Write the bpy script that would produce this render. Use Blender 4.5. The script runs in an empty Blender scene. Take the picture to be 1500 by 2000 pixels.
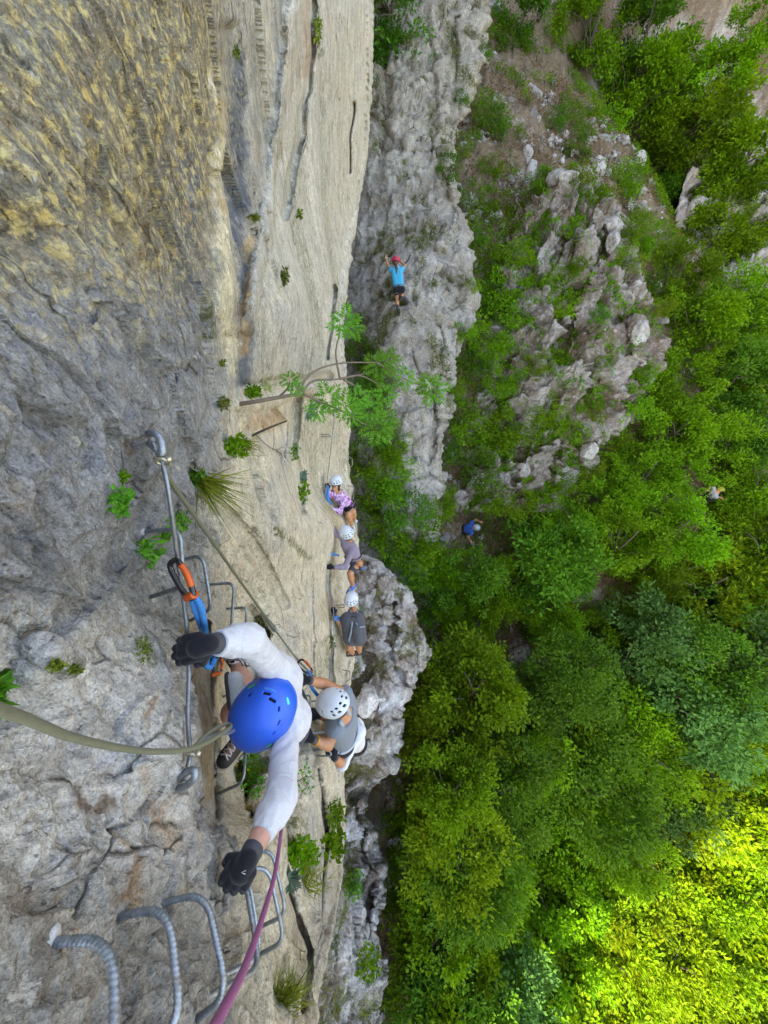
import bpy, bmesh, math, random
import numpy as np
from mathutils import Vector, Matrix

random.seed(7)
rng = np.random.default_rng(11)
SC = bpy.context.scene
COL = SC.collection

# ------------------------------------------------------------------ camera
FPX, CX, CY = 780.0, 750.0, 1000.0              # phone ultra wide, in photograph pixels
_s, _c = 0.8162, 0.5778
_ph = math.asin(0.0906)
Fv = np.array((0.0, _c, -_s))
R0 = np.array((1.0, 0.0, 0.0)); U0 = np.array((0.0, _s, _c))
Rv = math.cos(_ph) * R0 + math.sin(_ph) * U0
Uv = -math.sin(_ph) * R0 + math.cos(_ph) * U0
cam_d = bpy.data.cameras.new('camera')
cam = bpy.data.objects.new('camera', cam_d); COL.objects.link(cam)
cam_d.sensor_fit = 'VERTICAL'; cam_d.sensor_height = 36.0; cam_d.sensor_width = 27.0
cam_d.lens = FPX / 2000.0 * 36.0
cam_d.clip_start = 0.02; cam_d.clip_end = 600
m = Matrix.Identity(4)
for i in range(3):
    m[i][0] = Rv[i]; m[i][1] = Uv[i]; m[i][2] = -Fv[i]
cam.matrix_world = m
SC.camera = cam

# ------------------------------------------------------------------ sky, sun, exposure
SUN_EL = math.radians(44)
SUN_H = np.array((0.917, 0.40))                 # the way the light travels, seen from above
wd = bpy.data.worlds.new('World'); SC.world = wd; wd.use_nodes = True
nt = wd.node_tree
bg = nt.nodes['Background']
sky = nt.nodes.new('ShaderNodeTexSky'); sky.sky_type = 'NISHITA'; sky.sun_disc = False
sky.sun_elevation = SUN_EL
sky.sun_rotation = math.atan2(-SUN_H[0], -SUN_H[1])
sky.air_density = 1.0; sky.dust_density = 2.0; sky.ozone_density = 1.0
nt.links.new(sky.outputs[0], bg.inputs[0]); bg.inputs[1].default_value = 0.15
sun_d = bpy.data.lights.new('sun', 'SUN'); sun = bpy.data.objects.new('sun', sun_d); COL.objects.link(sun)
sun_d.energy = 2.15; sun_d.angle = math.radians(0.5); sun_d.color = (1.0, 0.93, 0.80)
ld = Vector((SUN_H[0] * math.cos(SUN_EL), SUN_H[1] * math.cos(SUN_EL), -math.sin(SUN_EL)))
sun.rotation_euler = ld.to_track_quat('-Z', 'Y').to_euler()
vs = SC.view_settings
SC.display_settings.display_device = 'sRGB'
vs.view_transform = 'Standard'; vs.look = 'None'; vs.gamma = 1.0; vs.use_curve_mapping = False
vs.exposure = 2.88
try:
    vs.use_white_balance = True; vs.white_balance_temperature = 8550; vs.white_balance_tint = 12
except Exception:
    pass
SC.cycles.max_bounces = 6; SC.cycles.diffuse_bounces = 3; SC.cycles.glossy_bounces = 2
SC.cycles.transmission_bounces = 3; SC.cycles.transparent_max_bounces = 4
SC.cycles.use_denoising = True

# ------------------------------------------------------------------ maths helpers
def ray(px, py):
    px = np.asarray(px, float); py = np.asarray(py, float)
    u = (px - CX) / FPX; v = (py - CY) / FPX
    return u[..., None] * Rv - v[..., None] * Uv + Fv
def P(px, py, t):
    """the place in the world seen at that pixel, t metres in front of the lens"""
    return ray(px, py) * np.asarray(t, float)[..., None]
def project(p):
    p = np.asarray(p, float); d = p @ Fv
    d = np.where(d < 0.02, 0.02, d)
    return CX + FPX * (p @ Rv) / d, CY - FPX * (p @ Uv) / d, d
def norm(v):
    v = np.asarray(v, float); return v / (np.linalg.norm(v, axis=-1, keepdims=True) + 1e-12)
_perm = np.random.default_rng(3).permutation(256).astype(np.int32); _perm = np.concatenate([_perm, _perm, _perm])
_g = np.random.default_rng(4).normal(size=(256, 3)).astype(np.float32); _g /= np.linalg.norm(_g, axis=1, keepdims=True)
def noise(p):
    p = np.asarray(p, np.float32); i = np.floor(p).astype(np.int32); f = p - i; i &= 255
    w = f * f * f * (f * (f * 6 - 15) + 10)
    out = 0
    for dx in (0, 1):
        wx = w[..., 0] if dx else 1 - w[..., 0]
        for dy in (0, 1):
            wy = w[..., 1] if dy else 1 - w[..., 1]
            for dz in (0, 1):
                wz = w[..., 2] if dz else 1 - w[..., 2]
                h = _perm[_perm[_perm[(i[..., 0] + dx) & 255] + ((i[..., 1] + dy) & 255)] + ((i[..., 2] + dz) & 255)]
                g = _g[h]
                out = out + wx * wy * wz * (g[..., 0] * (f[..., 0] - dx) + g[..., 1] * (f[..., 1] - dy) + g[..., 2] * (f[..., 2] - dz))
    return out * 1.6
def fbm(p, octs=4, gain=0.5):
    p = np.asarray(p, np.float32); a = 1.0; s = 0; tot = 0
    for k in range(octs):
        s = s + a * noise(p * (2.03 ** k) + 17.3 * k); tot += a; a *= gain
    return s / tot
_r3 = np.random.default_rng(8).random((256, 3)).astype(np.float32)
def facets(q):
    """broken rock: every cell of a scattered pattern is a plane with a tilt of its own"""
    q = np.asarray(q, np.float32); i = np.floor(q).astype(np.int32); best = np.full(len(q), 9e9, np.float32); bc = np.zeros_like(q); bh = np.zeros(len(q), np.int32)
    for dx in (-1, 0, 1):
        for dy in (-1, 0, 1):
            for dz in (-1, 0, 1):
                c = i + np.array((dx, dy, dz), np.int32); m_ = c & 255; h = _perm[_perm[_perm[m_[:, 0]] + m_[:, 1]] + m_[:, 2]]; cc = c + _r3[h]; d = ((q - cc) ** 2).sum(1); k = d < best
                best[k] = d[k]; bc[k] = cc[k]; bh[k] = h[k]
    return ((q - bc) * _g[bh]).sum(1) * 1.3 + (_r3[bh, 0] - .5) * .9
def sstep(a, b, x):
    x = np.clip((x - a) / (b - a), 0, 1); return x * x * (3 - 2 * x)
class RBF:
    """thin plate surface through scattered values"""
    def __init__(self, q, v, reg=1e-4):
        self.q = np.asarray(q, float); n = len(self.q); v = np.asarray(v, float)
        self.c = self.q.mean(0); self.s = self.q.std(0).mean(); x = (self.q - self.c) / self.s; self.x = x
        A = self.k(np.linalg.norm(x[:, None] - x[None], axis=2)) + reg * np.eye(n)
        Pm = np.c_[np.ones(n), x]; M = np.zeros((n + 3, n + 3)); M[:n, :n] = A; M[:n, n:] = Pm; M[n:, :n] = Pm.T
        self.w = np.linalg.solve(M, np.r_[v, 0, 0, 0])
    @staticmethod
    def k(r): return r * r * np.log(r + 1e-9)
    def __call__(self, a, b):
        sh = np.shape(a); X = (np.c_[np.ravel(a), np.ravel(b)] - self.c) / self.s
        out = self.w[-3] + X @ self.w[-2:]
        for j in range(len(self.x)):
            out = out + self.w[j] * self.k(np.hypot(X[:, 0] - self.x[j, 0], X[:, 1] - self.x[j, 1]))
        return out.reshape(sh)

# ------------------------------------------------------------------ object helpers
def tag(o, label=None, cat=None, group=None, kind=None):
    if label: o['label'] = label
    if cat: o['category'] = cat
    if group: o['group'] = group
    if kind: o['kind'] = kind
    return o
def empty(name, loc=(0, 0, 0)):
    o = bpy.data.objects.new(name, None); COL.objects.link(o); o.location = [float(x) for x in loc]
    o.empty_display_size = 0.05
    return o
def mesh_obj(name, verts, faces, mat, parent=None, smooth=True, attrs=None, face_attr=None):
    """verts (n,3), faces (m,3|4) array or a list; world coordinates even under a parent"""
    me = bpy.data.meshes.new(name)
    verts = np.asarray(verts, np.float32)
    off = None
    if parent is not None:
        off = np.array(wloc(parent), np.float32); verts = verts - off
    if isinstance(faces, np.ndarray):
        n, k = faces.shape
        me.vertices.add(len(verts)); me.vertices.foreach_set('co', verts.ravel())
        me.loops.add(n * k); me.loops.foreach_set('vertex_index', faces.astype(np.int32).ravel())
        me.polygons.add(n); me.polygons.foreach_set('loop_start', np.arange(0, n * k, k, dtype=np.int32))
        me.update(calc_edges=True)
    else:
        me.from_pydata([tuple(map(float, v)) for v in verts], [], [tuple(map(int, f)) for f in faces]); me.update()
    me.polygons.foreach_set('use_smooth', np.full(len(me.polygons), smooth))
    if attrs:
        for k_, a in attrs.items():
            a = np.asarray(a, np.float32)
            if a.ndim == 2:
                at = me.attributes.new(k_, 'FLOAT_COLOR', 'POINT'); at.data.foreach_set('color', np.c_[a, np.ones(len(a), np.float32)].astype(np.float32).ravel())
            else:
                at = me.attributes.new(k_, 'FLOAT', 'POINT'); at.data.foreach_set('value', a)
    if face_attr:
        for k_, a in face_attr.items():
            at = me.attributes.new(k_, 'FLOAT', 'FACE'); at.data.foreach_set('value', np.asarray(a, np.float32))
    if mat: me.materials.append(mat)
    me.validate()
    o = bpy.data.objects.new(name, me); COL.objects.link(o)
    if parent is not None: o.parent = parent
    return o
def wloc(o):
    l = Vector(o.location)
    while o.parent is not None:
        o = o.parent; l += Vector(o.location)
    return l
def copy_tree(o, loc=None, rz=None, sc=None, parent=None):
    c = o.copy(); COL.objects.link(c)
    if parent is not None: c.parent = parent
    if loc is not None: c.location = [float(x) for x in loc]
    if rz is not None: c.rotation_euler = (0, 0, rz) if not isinstance(rz, tuple) else rz
    if sc is not None: c.scale = (sc, sc, sc) if not isinstance(sc, tuple) else sc
    for ch in list(o.children): copy_tree(ch, parent=c)
    return c
def grid_faces(nr, nc, closed=False):
    i = np.arange(nr - 1)[:, None]; j = np.arange(nc if closed else nc - 1)[None]
    j2 = (j + 1) % nc
    return np.stack([i * nc + j, i * nc + j2, (i + 1) * nc + j2, (i + 1) * nc + j], -1).reshape(-1, 4)
def resample(pts, n, smooth=True):
    """even points along a polyline (Catmull-Rom when smooth)"""
    pts = np.asarray(pts, float)
    if smooth and len(pts) > 2:
        q = np.vstack([2 * pts[0] - pts[1], pts, 2 * pts[-1] - pts[-2]]); out = []
        for a in range(1, len(q) - 2):
            for s in np.linspace(0, 1, 14, endpoint=False):
                p0, p1, p2, p3 = q[a - 1], q[a], q[a + 1], q[a + 2]
                out.append(0.5 * (2 * p1 + (p2 - p0) * s + (2 * p0 - 5 * p1 + 4 * p2 - p3) * s ** 2 + (3 * p1 - p0 - 3 * p2 + p3) * s ** 3))
        out.append(pts[-1]); pts = np.array(out)
    d = np.r_[0, np.cumsum(np.linalg.norm(np.diff(pts, axis=0), axis=1))]
    s = np.linspace(0, d[-1], n)
    return np.stack([np.interp(s, d, pts[:, k]) for k in range(pts.shape[1])], -1)
def tube_mesh(path, rad, sides=10, rib=None, cap=True):
    """verts, faces of a tube; rib(s, ang) adds to the radius"""
    path = np.asarray(path, float); n = len(path)
    T = norm(np.gradient(path, axis=0))
    ref = np.array((0.0, 0.0, 1.0)) if abs(T[0][2]) < 0.9 else np.array((1.0, 0, 0))
    N = norm(np.cross(T[0], ref)); Ns = []
    for k in range(n):
        N = norm(N - T[k] * np.dot(N, T[k])); Ns.append(N)
    Ns = np.array(Ns); B = np.cross(T, Ns)
    a = np.linspace(0, 2 * math.pi, sides, endpoint=False)
    r = np.broadcast_to(np.asarray(rad, float), (n,))[:, None] * np.ones((1, sides))
    if rib is not None:
        s = np.r_[0, np.cumsum(np.linalg.norm(np.diff(path, axis=0), axis=1))]
        r = r + rib(s[:, None], a[None])
    v = path[:, None] + r[..., None] * (np.cos(a)[None, :, None] * Ns[:, None] + np.sin(a)[None, :, None] * B[:, None])
    v = v.reshape(-1, 3); f = grid_faces(n, sides, True)
    if cap:
        v = np.vstack([v, path[0], path[-1]]); e = []
        for j in range(sides):
            e.append((len(v) - 2, (j + 1) % sides, j, j)); b = (n - 1) * sides
            e.append((len(v) - 1, b + j, b + (j + 1) % sides, b + (j + 1) % sides))
        tri = [(x[0], x[1], x[2]) for x in e]
        return v, f, tri
    return v, f, []
class MB:
    """collects pieces of ONE mesh"""
    def __init__(s): s.v = []; s.f = []; s.n = 0
    def add(s, v, f, tri=()):
        s.v.append(np.asarray(v, float)); s.f += [tuple(int(i) + s.n for i in x) for x in f] + [tuple(int(i) + s.n for i in x) for x in tri]; s.n += len(v)
    def tube(s, path, rad, sides=8, rib=None): s.add(*tube_mesh(path, rad, sides, rib)); return s
    def build(s, name, mat, parent=None, smooth=True): return mesh_obj(name, np.vstack(s.v), s.f, mat, parent, smooth)

# ------------------------------------------------------------------ material helpers
def nodes(name):
    mt = bpy.data.materials.new(name); mt.use_nodes = True; t = mt.node_tree; t.nodes.clear()
    out = t.nodes.new('ShaderNodeOutputMaterial'); return mt, t, out
def N_(t, typ, **kw):
    n = t.nodes.new(typ)
    for k, v in kw.items():
        if k == 'inp':
            for a, b in v.items(): n.inputs[a].default_value = b
        else: setattr(n, k, v)
    return n
def ramp(t, stops, src, interp='LINEAR'):
    n = t.nodes.new('ShaderNodeValToRGB'); e = n.color_ramp.elements; n.color_ramp.interpolation = interp
    while len(e) < len(stops): e.new(0.5)
    for k, (p, c) in enumerate(stops):
        e[k].position = p; e[k].color = (c[0], c[1], c[2], 1) if hasattr(c, '__len__') else (c, c, c, 1)
    t.links.new(src, n.inputs[0]); return n.outputs[0]
def mix(t, fac, a, b, mode='MIX'):
    n = t.nodes.new('ShaderNodeMix'); n.data_type = 'RGBA'; n.blend_type = mode
    for s, x in ((n.inputs[0], fac), (n.inputs[6], a), (n.inputs[7], b)):
        if hasattr(x, 'links'): t.links.new(x, s)
        elif hasattr(x, '__len__'): s.default_value = (*x[:3], 1)
        else: s.default_value = x
    return n.outputs[2]
def mth(t, op, a, b=0.0, clamp=False):
    n = t.nodes.new('ShaderNodeMath'); n.operation = op; n.use_clamp = clamp
    for s, x in ((n.inputs[0], a), (n.inputs[1], b)):
        if hasattr(x, 'links'): t.links.new(x, s)
        else: s.default_value = x
    return n.outputs[0]
def noise_tex(t, scale, detail=5, rough=0.6, vec=None, dist=0.0):
    n = N_(t, 'ShaderNodeTexNoise', inp={'Scale': scale, 'Detail': detail, 'Roughness': rough, 'Distortion': dist})
    if vec is not None: t.links.new(vec, n.inputs['Vector'])
    return n.outputs[0]
def plain(name, col, rough=0.6, metal=0.0, var=0.12, scale=60, bump=0.0, bscale=200, sheen=0.0, emit=None, spec=0.5):
    """a paint, cloth, plastic or metal with a little grain and wear"""
    mt, t, out = nodes(name); b = N_(t, 'ShaderNodeBsdfPrincipled'); tc = N_(t, 'ShaderNodeTexCoord').outputs['Object']
    n1 = noise_tex(t, scale, 5, 0.65, tc)
    c = mix(t, ramp(t, [(0.3, 0.0), (0.7, 1.0)], n1), [x * (1 - var) for x in col], [min(1, x * (1 + var)) for x in col])
    t.links.new(c, b.inputs['Base Color']); b.inputs['Metallic'].default_value = metal
    t.links.new(ramp(t, [(0.3, max(0, rough - 0.1)), (0.7, min(1, rough + 0.1))], n1), b.inputs['Roughness'])
    b.inputs['Specular IOR Level'].default_value = spec
    if sheen: b.inputs['Sheen Weight'].default_value = sheen
    if bump:
        bp = N_(t, 'ShaderNodeBump', inp={'Strength': 1.0, 'Distance': bump}); t.links.new(noise_tex(t, bscale, 4, 0.6, tc), bp.inputs['Height'])
        t.links.new(bp.outputs[0], b.inputs['Normal'])
    t.links.new(b.outputs[0], out.inputs[0]); return mt
# ================================================================== rock and ground
def rock_material(name, warm=1.0, s=1.0, bump=0.02):
    """limestone: the colour of the stone and its stains is on the vertices, grain, flecks and lichen come from the nodes"""
    mt, t, out = nodes(name); b = N_(t, 'ShaderNodeBsdfPrincipled'); pos = N_(t, 'ShaderNodeNewGeometry').outputs['Position']
    mp = N_(t, 'ShaderNodeMapping'); mp.inputs['Scale'].default_value = (1, 1, 0.6); t.links.new(pos, mp.inputs['Vector']); pv = mp.outputs[0]
    base = N_(t, 'ShaderNodeAttribute', attribute_name='tint').outputs['Color']
    msk = N_(t, 'ShaderNodeSeparateColor'); t.links.new(N_(t, 'ShaderNodeAttribute', attribute_name='mask').outputs['Color'], msk.inputs[0])
    n1 = noise_tex(t, 9 * s, 8, 0.68, pv); n2 = noise_tex(t, 55 * s, 6, 0.7, pv); n3 = noise_tex(t, 3.2 * s, 6, 0.6, pos)
    n4 = noise_tex(t, 190 * s, 3, 0.6, pos)
    g = mth(t, 'MULTIPLY', ramp(t, [(0.30, 0.62), (0.5, 1.0), (0.72, 1.32)], n1), ramp(t, [(0.30, 0.42), (0.46, 0.95), (0.58, 1.12), (0.74, 1.55)], n2))
    g = mth(t, 'MULTIPLY', g, ramp(t, [(0.3, 0.62), (0.5, 1.0), (0.7, 1.32)], n4))
    c = mix(t, 1.0, base, mix(t, 1.0, (1, 1, 1), g, 'MULTIPLY'), 'MULTIPLY')
    # warm iron stain, pale scale and grey crust
    c = mix(t, mth(t, 'MULTIPLY', ramp(t, [(0.56, 0), (0.70, 0.6)], noise_tex(t, 6.5 * s, 7, 0.7, pos, 0.6)), warm), c, mix(t, 1.0, c, (1.10, 0.80, 0.50), 'MULTIPLY'))
    c = mix(t, ramp(t, [(0.60, 0), (0.66, 0.75)], noise_tex(t, 26 * s, 6, 0.72, pv, 0.8)), c, (0.55, 0.52, 0.46))
    c = mix(t, ramp(t, [(0.60, 0), (0.70, 0.55)], noise_tex(t, 17 * s, 7, 0.7, pv, 0.3)), c, (0.13, 0.135, 0.14))
    c = mix(t, ramp(t, [(0.63, 0), (0.68, 0.8)], noise_tex(t, 75 * s, 4, 0.6, pv, 0.4)), c, mix(t, 1.0, c, (0.30, 0.28, 0.26), 'MULTIPLY'))
    wv = N_(t, 'ShaderNodeVectorMath', operation='ADD'); t.links.new(pv, wv.inputs[0]); mp2 = N_(t, 'ShaderNodeMapping'); mp2.inputs['Scale'].default_value = (1, 1, 0.4); t.links.new(pos, mp2.inputs['Vector']); t.links.new(mp2.outputs[0], wv.inputs[0]); nv_ = N_(t, 'ShaderNodeTexNoise', inp={'Scale': 5 * s, 'Detail': 4.0}); t.links.new(pos, nv_.inputs['Vector'])
    sc_ = N_(t, 'ShaderNodeVectorMath', operation='SCALE'); sc_.inputs['Scale'].default_value = .09 / s; t.links.new(nv_.outputs['Color'], sc_.inputs[0]); t.links.new(sc_.outputs[0], wv.inputs[1])
    vo = N_(t, 'ShaderNodeTexVoronoi', feature='DISTANCE_TO_EDGE', inp={'Scale': 4.5 * s}); t.links.new(wv.outputs[0], vo.inputs['Vector'])
    crk = mth(t, 'MULTIPLY', ramp(t, [(0.0, 1), (0.012, 0.4), (0.026, 0)], vo.outputs['Distance']), ramp(t, [(0.51, 0), (0.60, 1)], n3))
    c = mix(t, mth(t, 'MULTIPLY', crk, .55), c, (0.075, 0.062, 0.048))
    # yellow lichen where the mask has it
    ly = mth(t, 'MULTIPLY', ramp(t, [(0.495, 0), (0.60, 0.85)], mth(t, 'ADD', mth(t, 'MULTIPLY', noise_tex(t, 36 * s, 7, 0.68, pos, 0.25), .8), mth(t, 'MULTIPLY', n2, .2))), msk.outputs[0])
    c = mix(t, ly, c, mix(t, n2, (0.66, 0.50, 0.13), (0.74, 0.66, 0.38)))
    lo = mth(t, 'MULTIPLY', ramp(t, [(0.46, 0), (0.66, 0.55)], noise_tex(t, 12 * s, 6, 0.7, pos)), msk.outputs[0])
    c = mix(t, lo, c, mix(t, 1.0, c, (1.05, 0.78, 0.36), 'MULTIPLY'))
    # moss and soil in the cracks
    mo = mth(t, 'MULTIPLY', ramp(t, [(0.42, 0), (0.55, 1)], noise_tex(t, 22 * s, 6, 0.75, pos)), msk.outputs[1], True)
    c = mix(t, mo, c, mix(t, n2, (0.05, 0.065, 0.012), (0.14, 0.13, 0.03)))
    so = mth(t, 'MULTIPLY', ramp(t, [(0.36, 0), (0.52, 1)], noise_tex(t, 14 * s, 7, 0.75, pos)), msk.outputs[2], True)
    c = mix(t, so, c, mix(t, n2, (0.075, 0.05, 0.03), (0.20, 0.14, 0.09)))
    t.links.new(c, b.inputs['Base Color']); b.inputs['Roughness'].default_value = 0.9; b.inputs['Specular IOR Level'].default_value = 0.25
    h = mth(t, 'ADD', mth(t, 'MULTIPLY', n1, 1.0), mth(t, 'MULTIPLY', n2, 0.42)); h = mth(t, 'ADD', h, mth(t, 'MULTIPLY', n4, 0.14)); h = mth(t, 'SUBTRACT', h, mth(t, 'MULTIPLY', crk, 0.5))
    bp = N_(t, 'ShaderNodeBump', inp={'Strength': 1.0, 'Distance': bump}); t.links.new(h, bp.inputs['Height']); t.links.new(bp.outputs[0], b.inputs['Normal'])
    t.links.new(b.outputs[0], out.inputs[0]); return mt
M_CLIFF = rock_material('cliff_limestone', 0.9, 1.0, 0.034)
M_FAR = rock_material('gorge_limestone', 0.7, 0.42, 0.07)
M_GROUND = rock_material('gorge_ground', 0.7, 0.5, 0.06)

def dist_poly(px, py, pts):
    pts = np.asarray(pts, float); d = np.full(px.shape, 1e9)
    if len(pts) == 1: return np.hypot(px - pts[0][0], py - pts[0][1])
    for a, b in zip(pts[:-1], pts[1:]):
        ab = b - a; L = ab @ ab + 1e-9
        s = np.clip(((px - a[0]) * ab[0] + (py - a[1]) * ab[1]) / L, 0, 1)
        d = np.minimum(d, np.hypot(px - a[0] - s * ab[0], py - a[1] - s * ab[1]))
    return d
def stroke(px, py, pts, w, soft=0.6):
    """1 on the line, fading to 0 at w"""
    return 1 - sstep(w * (1 - soft), w, dist_poly(px, py, pts))
def in_poly(px, py, poly):
    c = np.zeros(px.shape, bool); n = len(poly); j = n - 1
    for i in range(n):
        xi, yi = poly[i]; xj, yj = poly[j]
        c ^= ((yi > py) != (yj > py)) & (px < (xj - xi) * (py - yi) / (yj - yi + 1e-9) + xi); j = i
    return c
def octaves(w, spacing, specs, near=None):
    """relief in metres: (wavelength, amplitude, vertical stretch, ridged) per octave; what the mesh cannot carry fades out"""
    h = np.zeros(len(w), np.float32)
    for lam, amp, st, ridged in specs:
        k = sstep(1.6, 3.2, lam / spacing / ((1, 2.2, 3.0, 3.2, 5.5)[ridged] if near is not None else 1))
        if k.max() <= 0: continue
        q = w / lam * np.array((1, 1, 1.0 / st))
        n = facets(q + lam * 31.7 + .25 * noise(q * 1.7)[:, None]) if ridged == 4 else noise(q + lam * 31.7)
        if ridged == 1: n = 1 - 2.2 * np.abs(n)
        elif ridged == 2: n = np.round(n * 3.0) / 3.0 * 0.75 + n * 0.25      # broken, stepped faces
        if ridged == 3: n = -sstep(.34, .62, n) * 1.5                          # pockets
        h += amp * n * k * (1 if near is None or lam < .3 else near)
    return h

def relief(name, pys, xl, xr, ncol, tf, specs, colour, mat, margin=None, back=14, dent=None, curl=0.5, e=14.0):
    """a rock face: rows of points from its left to its right edge, then round the right edge and away"""
    nr = len(pys); s = np.linspace(0, 1, ncol)
    jg = np.stack([pys / 26, 0 * pys + 3, 0 * pys + len(name)], -1); jag = (3.5 if margin is not None else 11) * (noise(jg) + .6 * noise(jg * 2.7))
    L = xl(pys)[:, None]; Rr = (xr(pys) + jag - e)[:, None]
    PX = L + (Rr - L) * s[None]
    if margin is not None:
        m_ = np.linspace(0, 1, margin[1], endpoint=False)[None]; PX = np.concatenate([margin[0] + (L - margin[0]) * m_, PX], 1)
    PY = np.repeat(pys[:, None], PX.shape[1], 1)
    T = tf(PX, PY)
    if dent is not None: T = T + dent(PX, PY) * T
    th = np.linspace(0, 1, back + 1)[1:]
    te = T[:, -1:]; bx = Rr + e * np.sin(np.minimum(th * 2, 1) * math.pi / 2)[None] - 60 * np.maximum(th * 2 - 1, 0)[None]
    bt = te + curl * te * ((1 - np.cos(np.minimum(th * 2, 1) * math.pi / 2)) * 0.12 + np.maximum(th * 2 - 1, 0) * 0.6)[None]
    PX = np.concatenate([PX, bx], 1); T = np.concatenate([T, bt], 1); PY = np.repeat(pys[:, None], PX.shape[1], 1)
    W = P(PX, PY, T)
    du = np.gradient(W, axis=1); dv = np.gradient(W, axis=0)
    n = norm(np.cross(du, dv)); flip = np.sign(-(n * norm(W)).sum(-1, keepdims=True)); flip[flip == 0] = 1
    n = n * np.where(np.arange(PX.shape[1])[None, :, None] < PX.shape[1] - back, flip, np.sign(flip[:, [-back - 1]]))
    # soften the directions the relief is pushed along
    for _ in range(3):
        n[1:-1] = n[1:-1] + n[:-2] + n[2:]; n[:, 1:-1] = n[:, 1:-1] + n[:, :-2] + n[:, 2:]; n = norm(n)
    sp = np.maximum(np.linalg.norm(du, axis=-1), .8 * np.linalg.norm(dv, axis=-1)).ravel() + 1e-4; sp = np.minimum(sp, np.percentile(sp, 97))
    w = W.reshape(-1, 3); near = np.clip(T.ravel() / 2.0, .22, 1) if margin is not None else None
    h = octaves(w, sp, specs, near)
    w = w + n.reshape(-1, 3) * h[:, None]
    col, msk = colour(PX.ravel(), PY.ravel(), w, h)
    f = grid_faces(nr, PX.shape[1])
    o = mesh_obj(name, w, f[:, ::-1].copy(), mat, None, True, {'tint': col, 'mask': msk})
    tag(o, kind='structure'); return o
def lut(pairs):
    a = np.array(pairs, float); return lambda y: np.interp(y, a[:, 0], a[:, 1])

# ---- the near cliff
CL = np.array([(110,1840,.60),(238,1785,.75),(320,1762,.92),(395,1738,1.12),(460,1700,1.35),(505,1660,1.6),(-300,1900,.36),(0,2000,.5),(300,1980,.72),(430,1950,.95),(-300,2300,.4),(300,2300,.6),(590,2300,1.2),
 (0,1600,.56),(-350,1400,.4),(0,1400,.60),(150,1300,.74),(250,1500,.86),(200,1650,.78),(345,1535,1.02),(300,1400,.98),(370,1265,1.40),(345,1285,1.34),(385,1420,1.3),(430,1400,2.55),(440,1300,2.75),(440,1470,2.55),(425,1548,2.15),(480,1580,2.4),(440,1640,1.45),
 (295,850,1.0),(283,1038,1.28),(295,1165,1.32),(350,1093,1.6),(372,1210,1.72),(412,1140,1.95),(445,1188,2.4),(480,1240,2.9),(560,1700,2.2),(600,1900,1.9),(520,1900,1.4),(640,1700,3.2),(600,1550,3.0),(650,1560,4.3),
 (560,1300,3.4),(600,1200,4.6),(640,1150,7.0),(650,1300,6.4),(680,1290,7.6),(690,1000,8.2),(640,950,7.9),(660,1080,7.8),(600,800,5.2),(680,760,7.2),(640,600,5.4),(680,500,7.2),(560,600,3.1),(480,640,2.25),(430,500,1.85),(440,150,2.1),(520,100,2.8),(600,100,3.9),(700,100,6.2),(722,-100,6.0),(722,-500,5.0),
 (400,800,1.5),(430,880,1.75),(470,800,2.3),(520,900,2.8),(380,930,1.42),(560,1000,3.4),(600,1050,4.4),(300,600,1.12),(200,300,.92),(0,0,.75),(0,500,.64),(-400,500,.42),(-400,-400,.6),(200,-400,1.2),(0,1000,.59),(150,900,.76),(250,1000,.98),(190,1180,.86),(300,0,1.3),(640,1420,4.6),(585,1440,3.1)], float)
_tc = RBF(CL[:, :2], np.log(CL[:, 2]), 2e-3)
def t_cliff(px, py): return np.exp(_tc(px, py))
xe_cliff = lut([(-600,735),(0,724),(150,726),(300,719),(400,701),(470,684),(560,678),(680,676),(740,680),(800,685),(880,684),(940,689),(1000,694),(1060,702),(1110,708),(1160,700),(1250,692),(1340,684),(1420,672),(1500,664),(1560,668),(1640,676),(1720,672),(1800,652),(1900,624),(2000,608),(2400,590)])
GROOVES = [  # line, width (px), depth as a share of distance (+ recessed)
 ([(445,60),(452,250),(462,450),(474,620),(470,740)], 34, .03), ([(405,180),(420,380),(432,600)], 30, -.02), ([(415,330),(408,420)], 7, .03),
 ([(575,0),(550,250),(510,480),(478,640)], 20, -.035), ([(615,0),(600,200),(560,420)], 9, .03),
 ([(432,660),(400,820),(330,960),(240,1090),(120,1230),(0,1320)], 30, .03), ([(300,1040),(200,1180),(60,1290)], 46, -.03),
 ([(470,752),(540,742),(600,748),(640,735)], 14, .03), ([(465,790),(520,785),(590,768)], 18, -.03), ([(585,770),(575,880),(592,1000)], 12, .05),
 ([(530,800),(560,830),(556,900)], 10, .03), ([(372,920),(420,960),(500,1060),(560,1180)], 12, .03), ([(495,1200),(520,1240)], 14, .04),
 ([(405,1220),(412,1400),(420,1600)], 12, .05), ([(380,1240),(385,1420),(392,1600)], 16, -.035),
 ([(640,1100),(648,1300),(655,1420)], 7, .03), ([(612,1130),(625,1330)], 6, -.02), ([(585,1480),(590,1640)], 6, .03), ([(620,1500),(640,1640),(620,1800)], 7, .04),
 ([(560,1740),(600,1860),(590,1980)], 16, .06), ([(540,1560),(560,1680)], 10, .04), ([(470,1500),(490,1600)], 16, .04),
 ([(655,560),(640,700)], 5, .03), ([(690,200),(680,340)], 5, .03), ([(60,1270),(110,1310)], 14, .05), ([(75,1262),(130,1290)], 20, -.04),
 ([(175,570),(186,600),(180,630)], 9, .015), ([(160,1580),(195,1600)], 20, .02), ([(340,720),(342,760)], 5, .03)]
def dent_cliff(px, py):
    a = px + 5 * noise(np.stack([px / 60, py / 60, px * 0], -1)); b = py; d = 0
    for pts, w, dep in GROOVES:
        d = d + 1.6 * dep * stroke(a, b, pts, w, 0.9)
    return d
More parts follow.
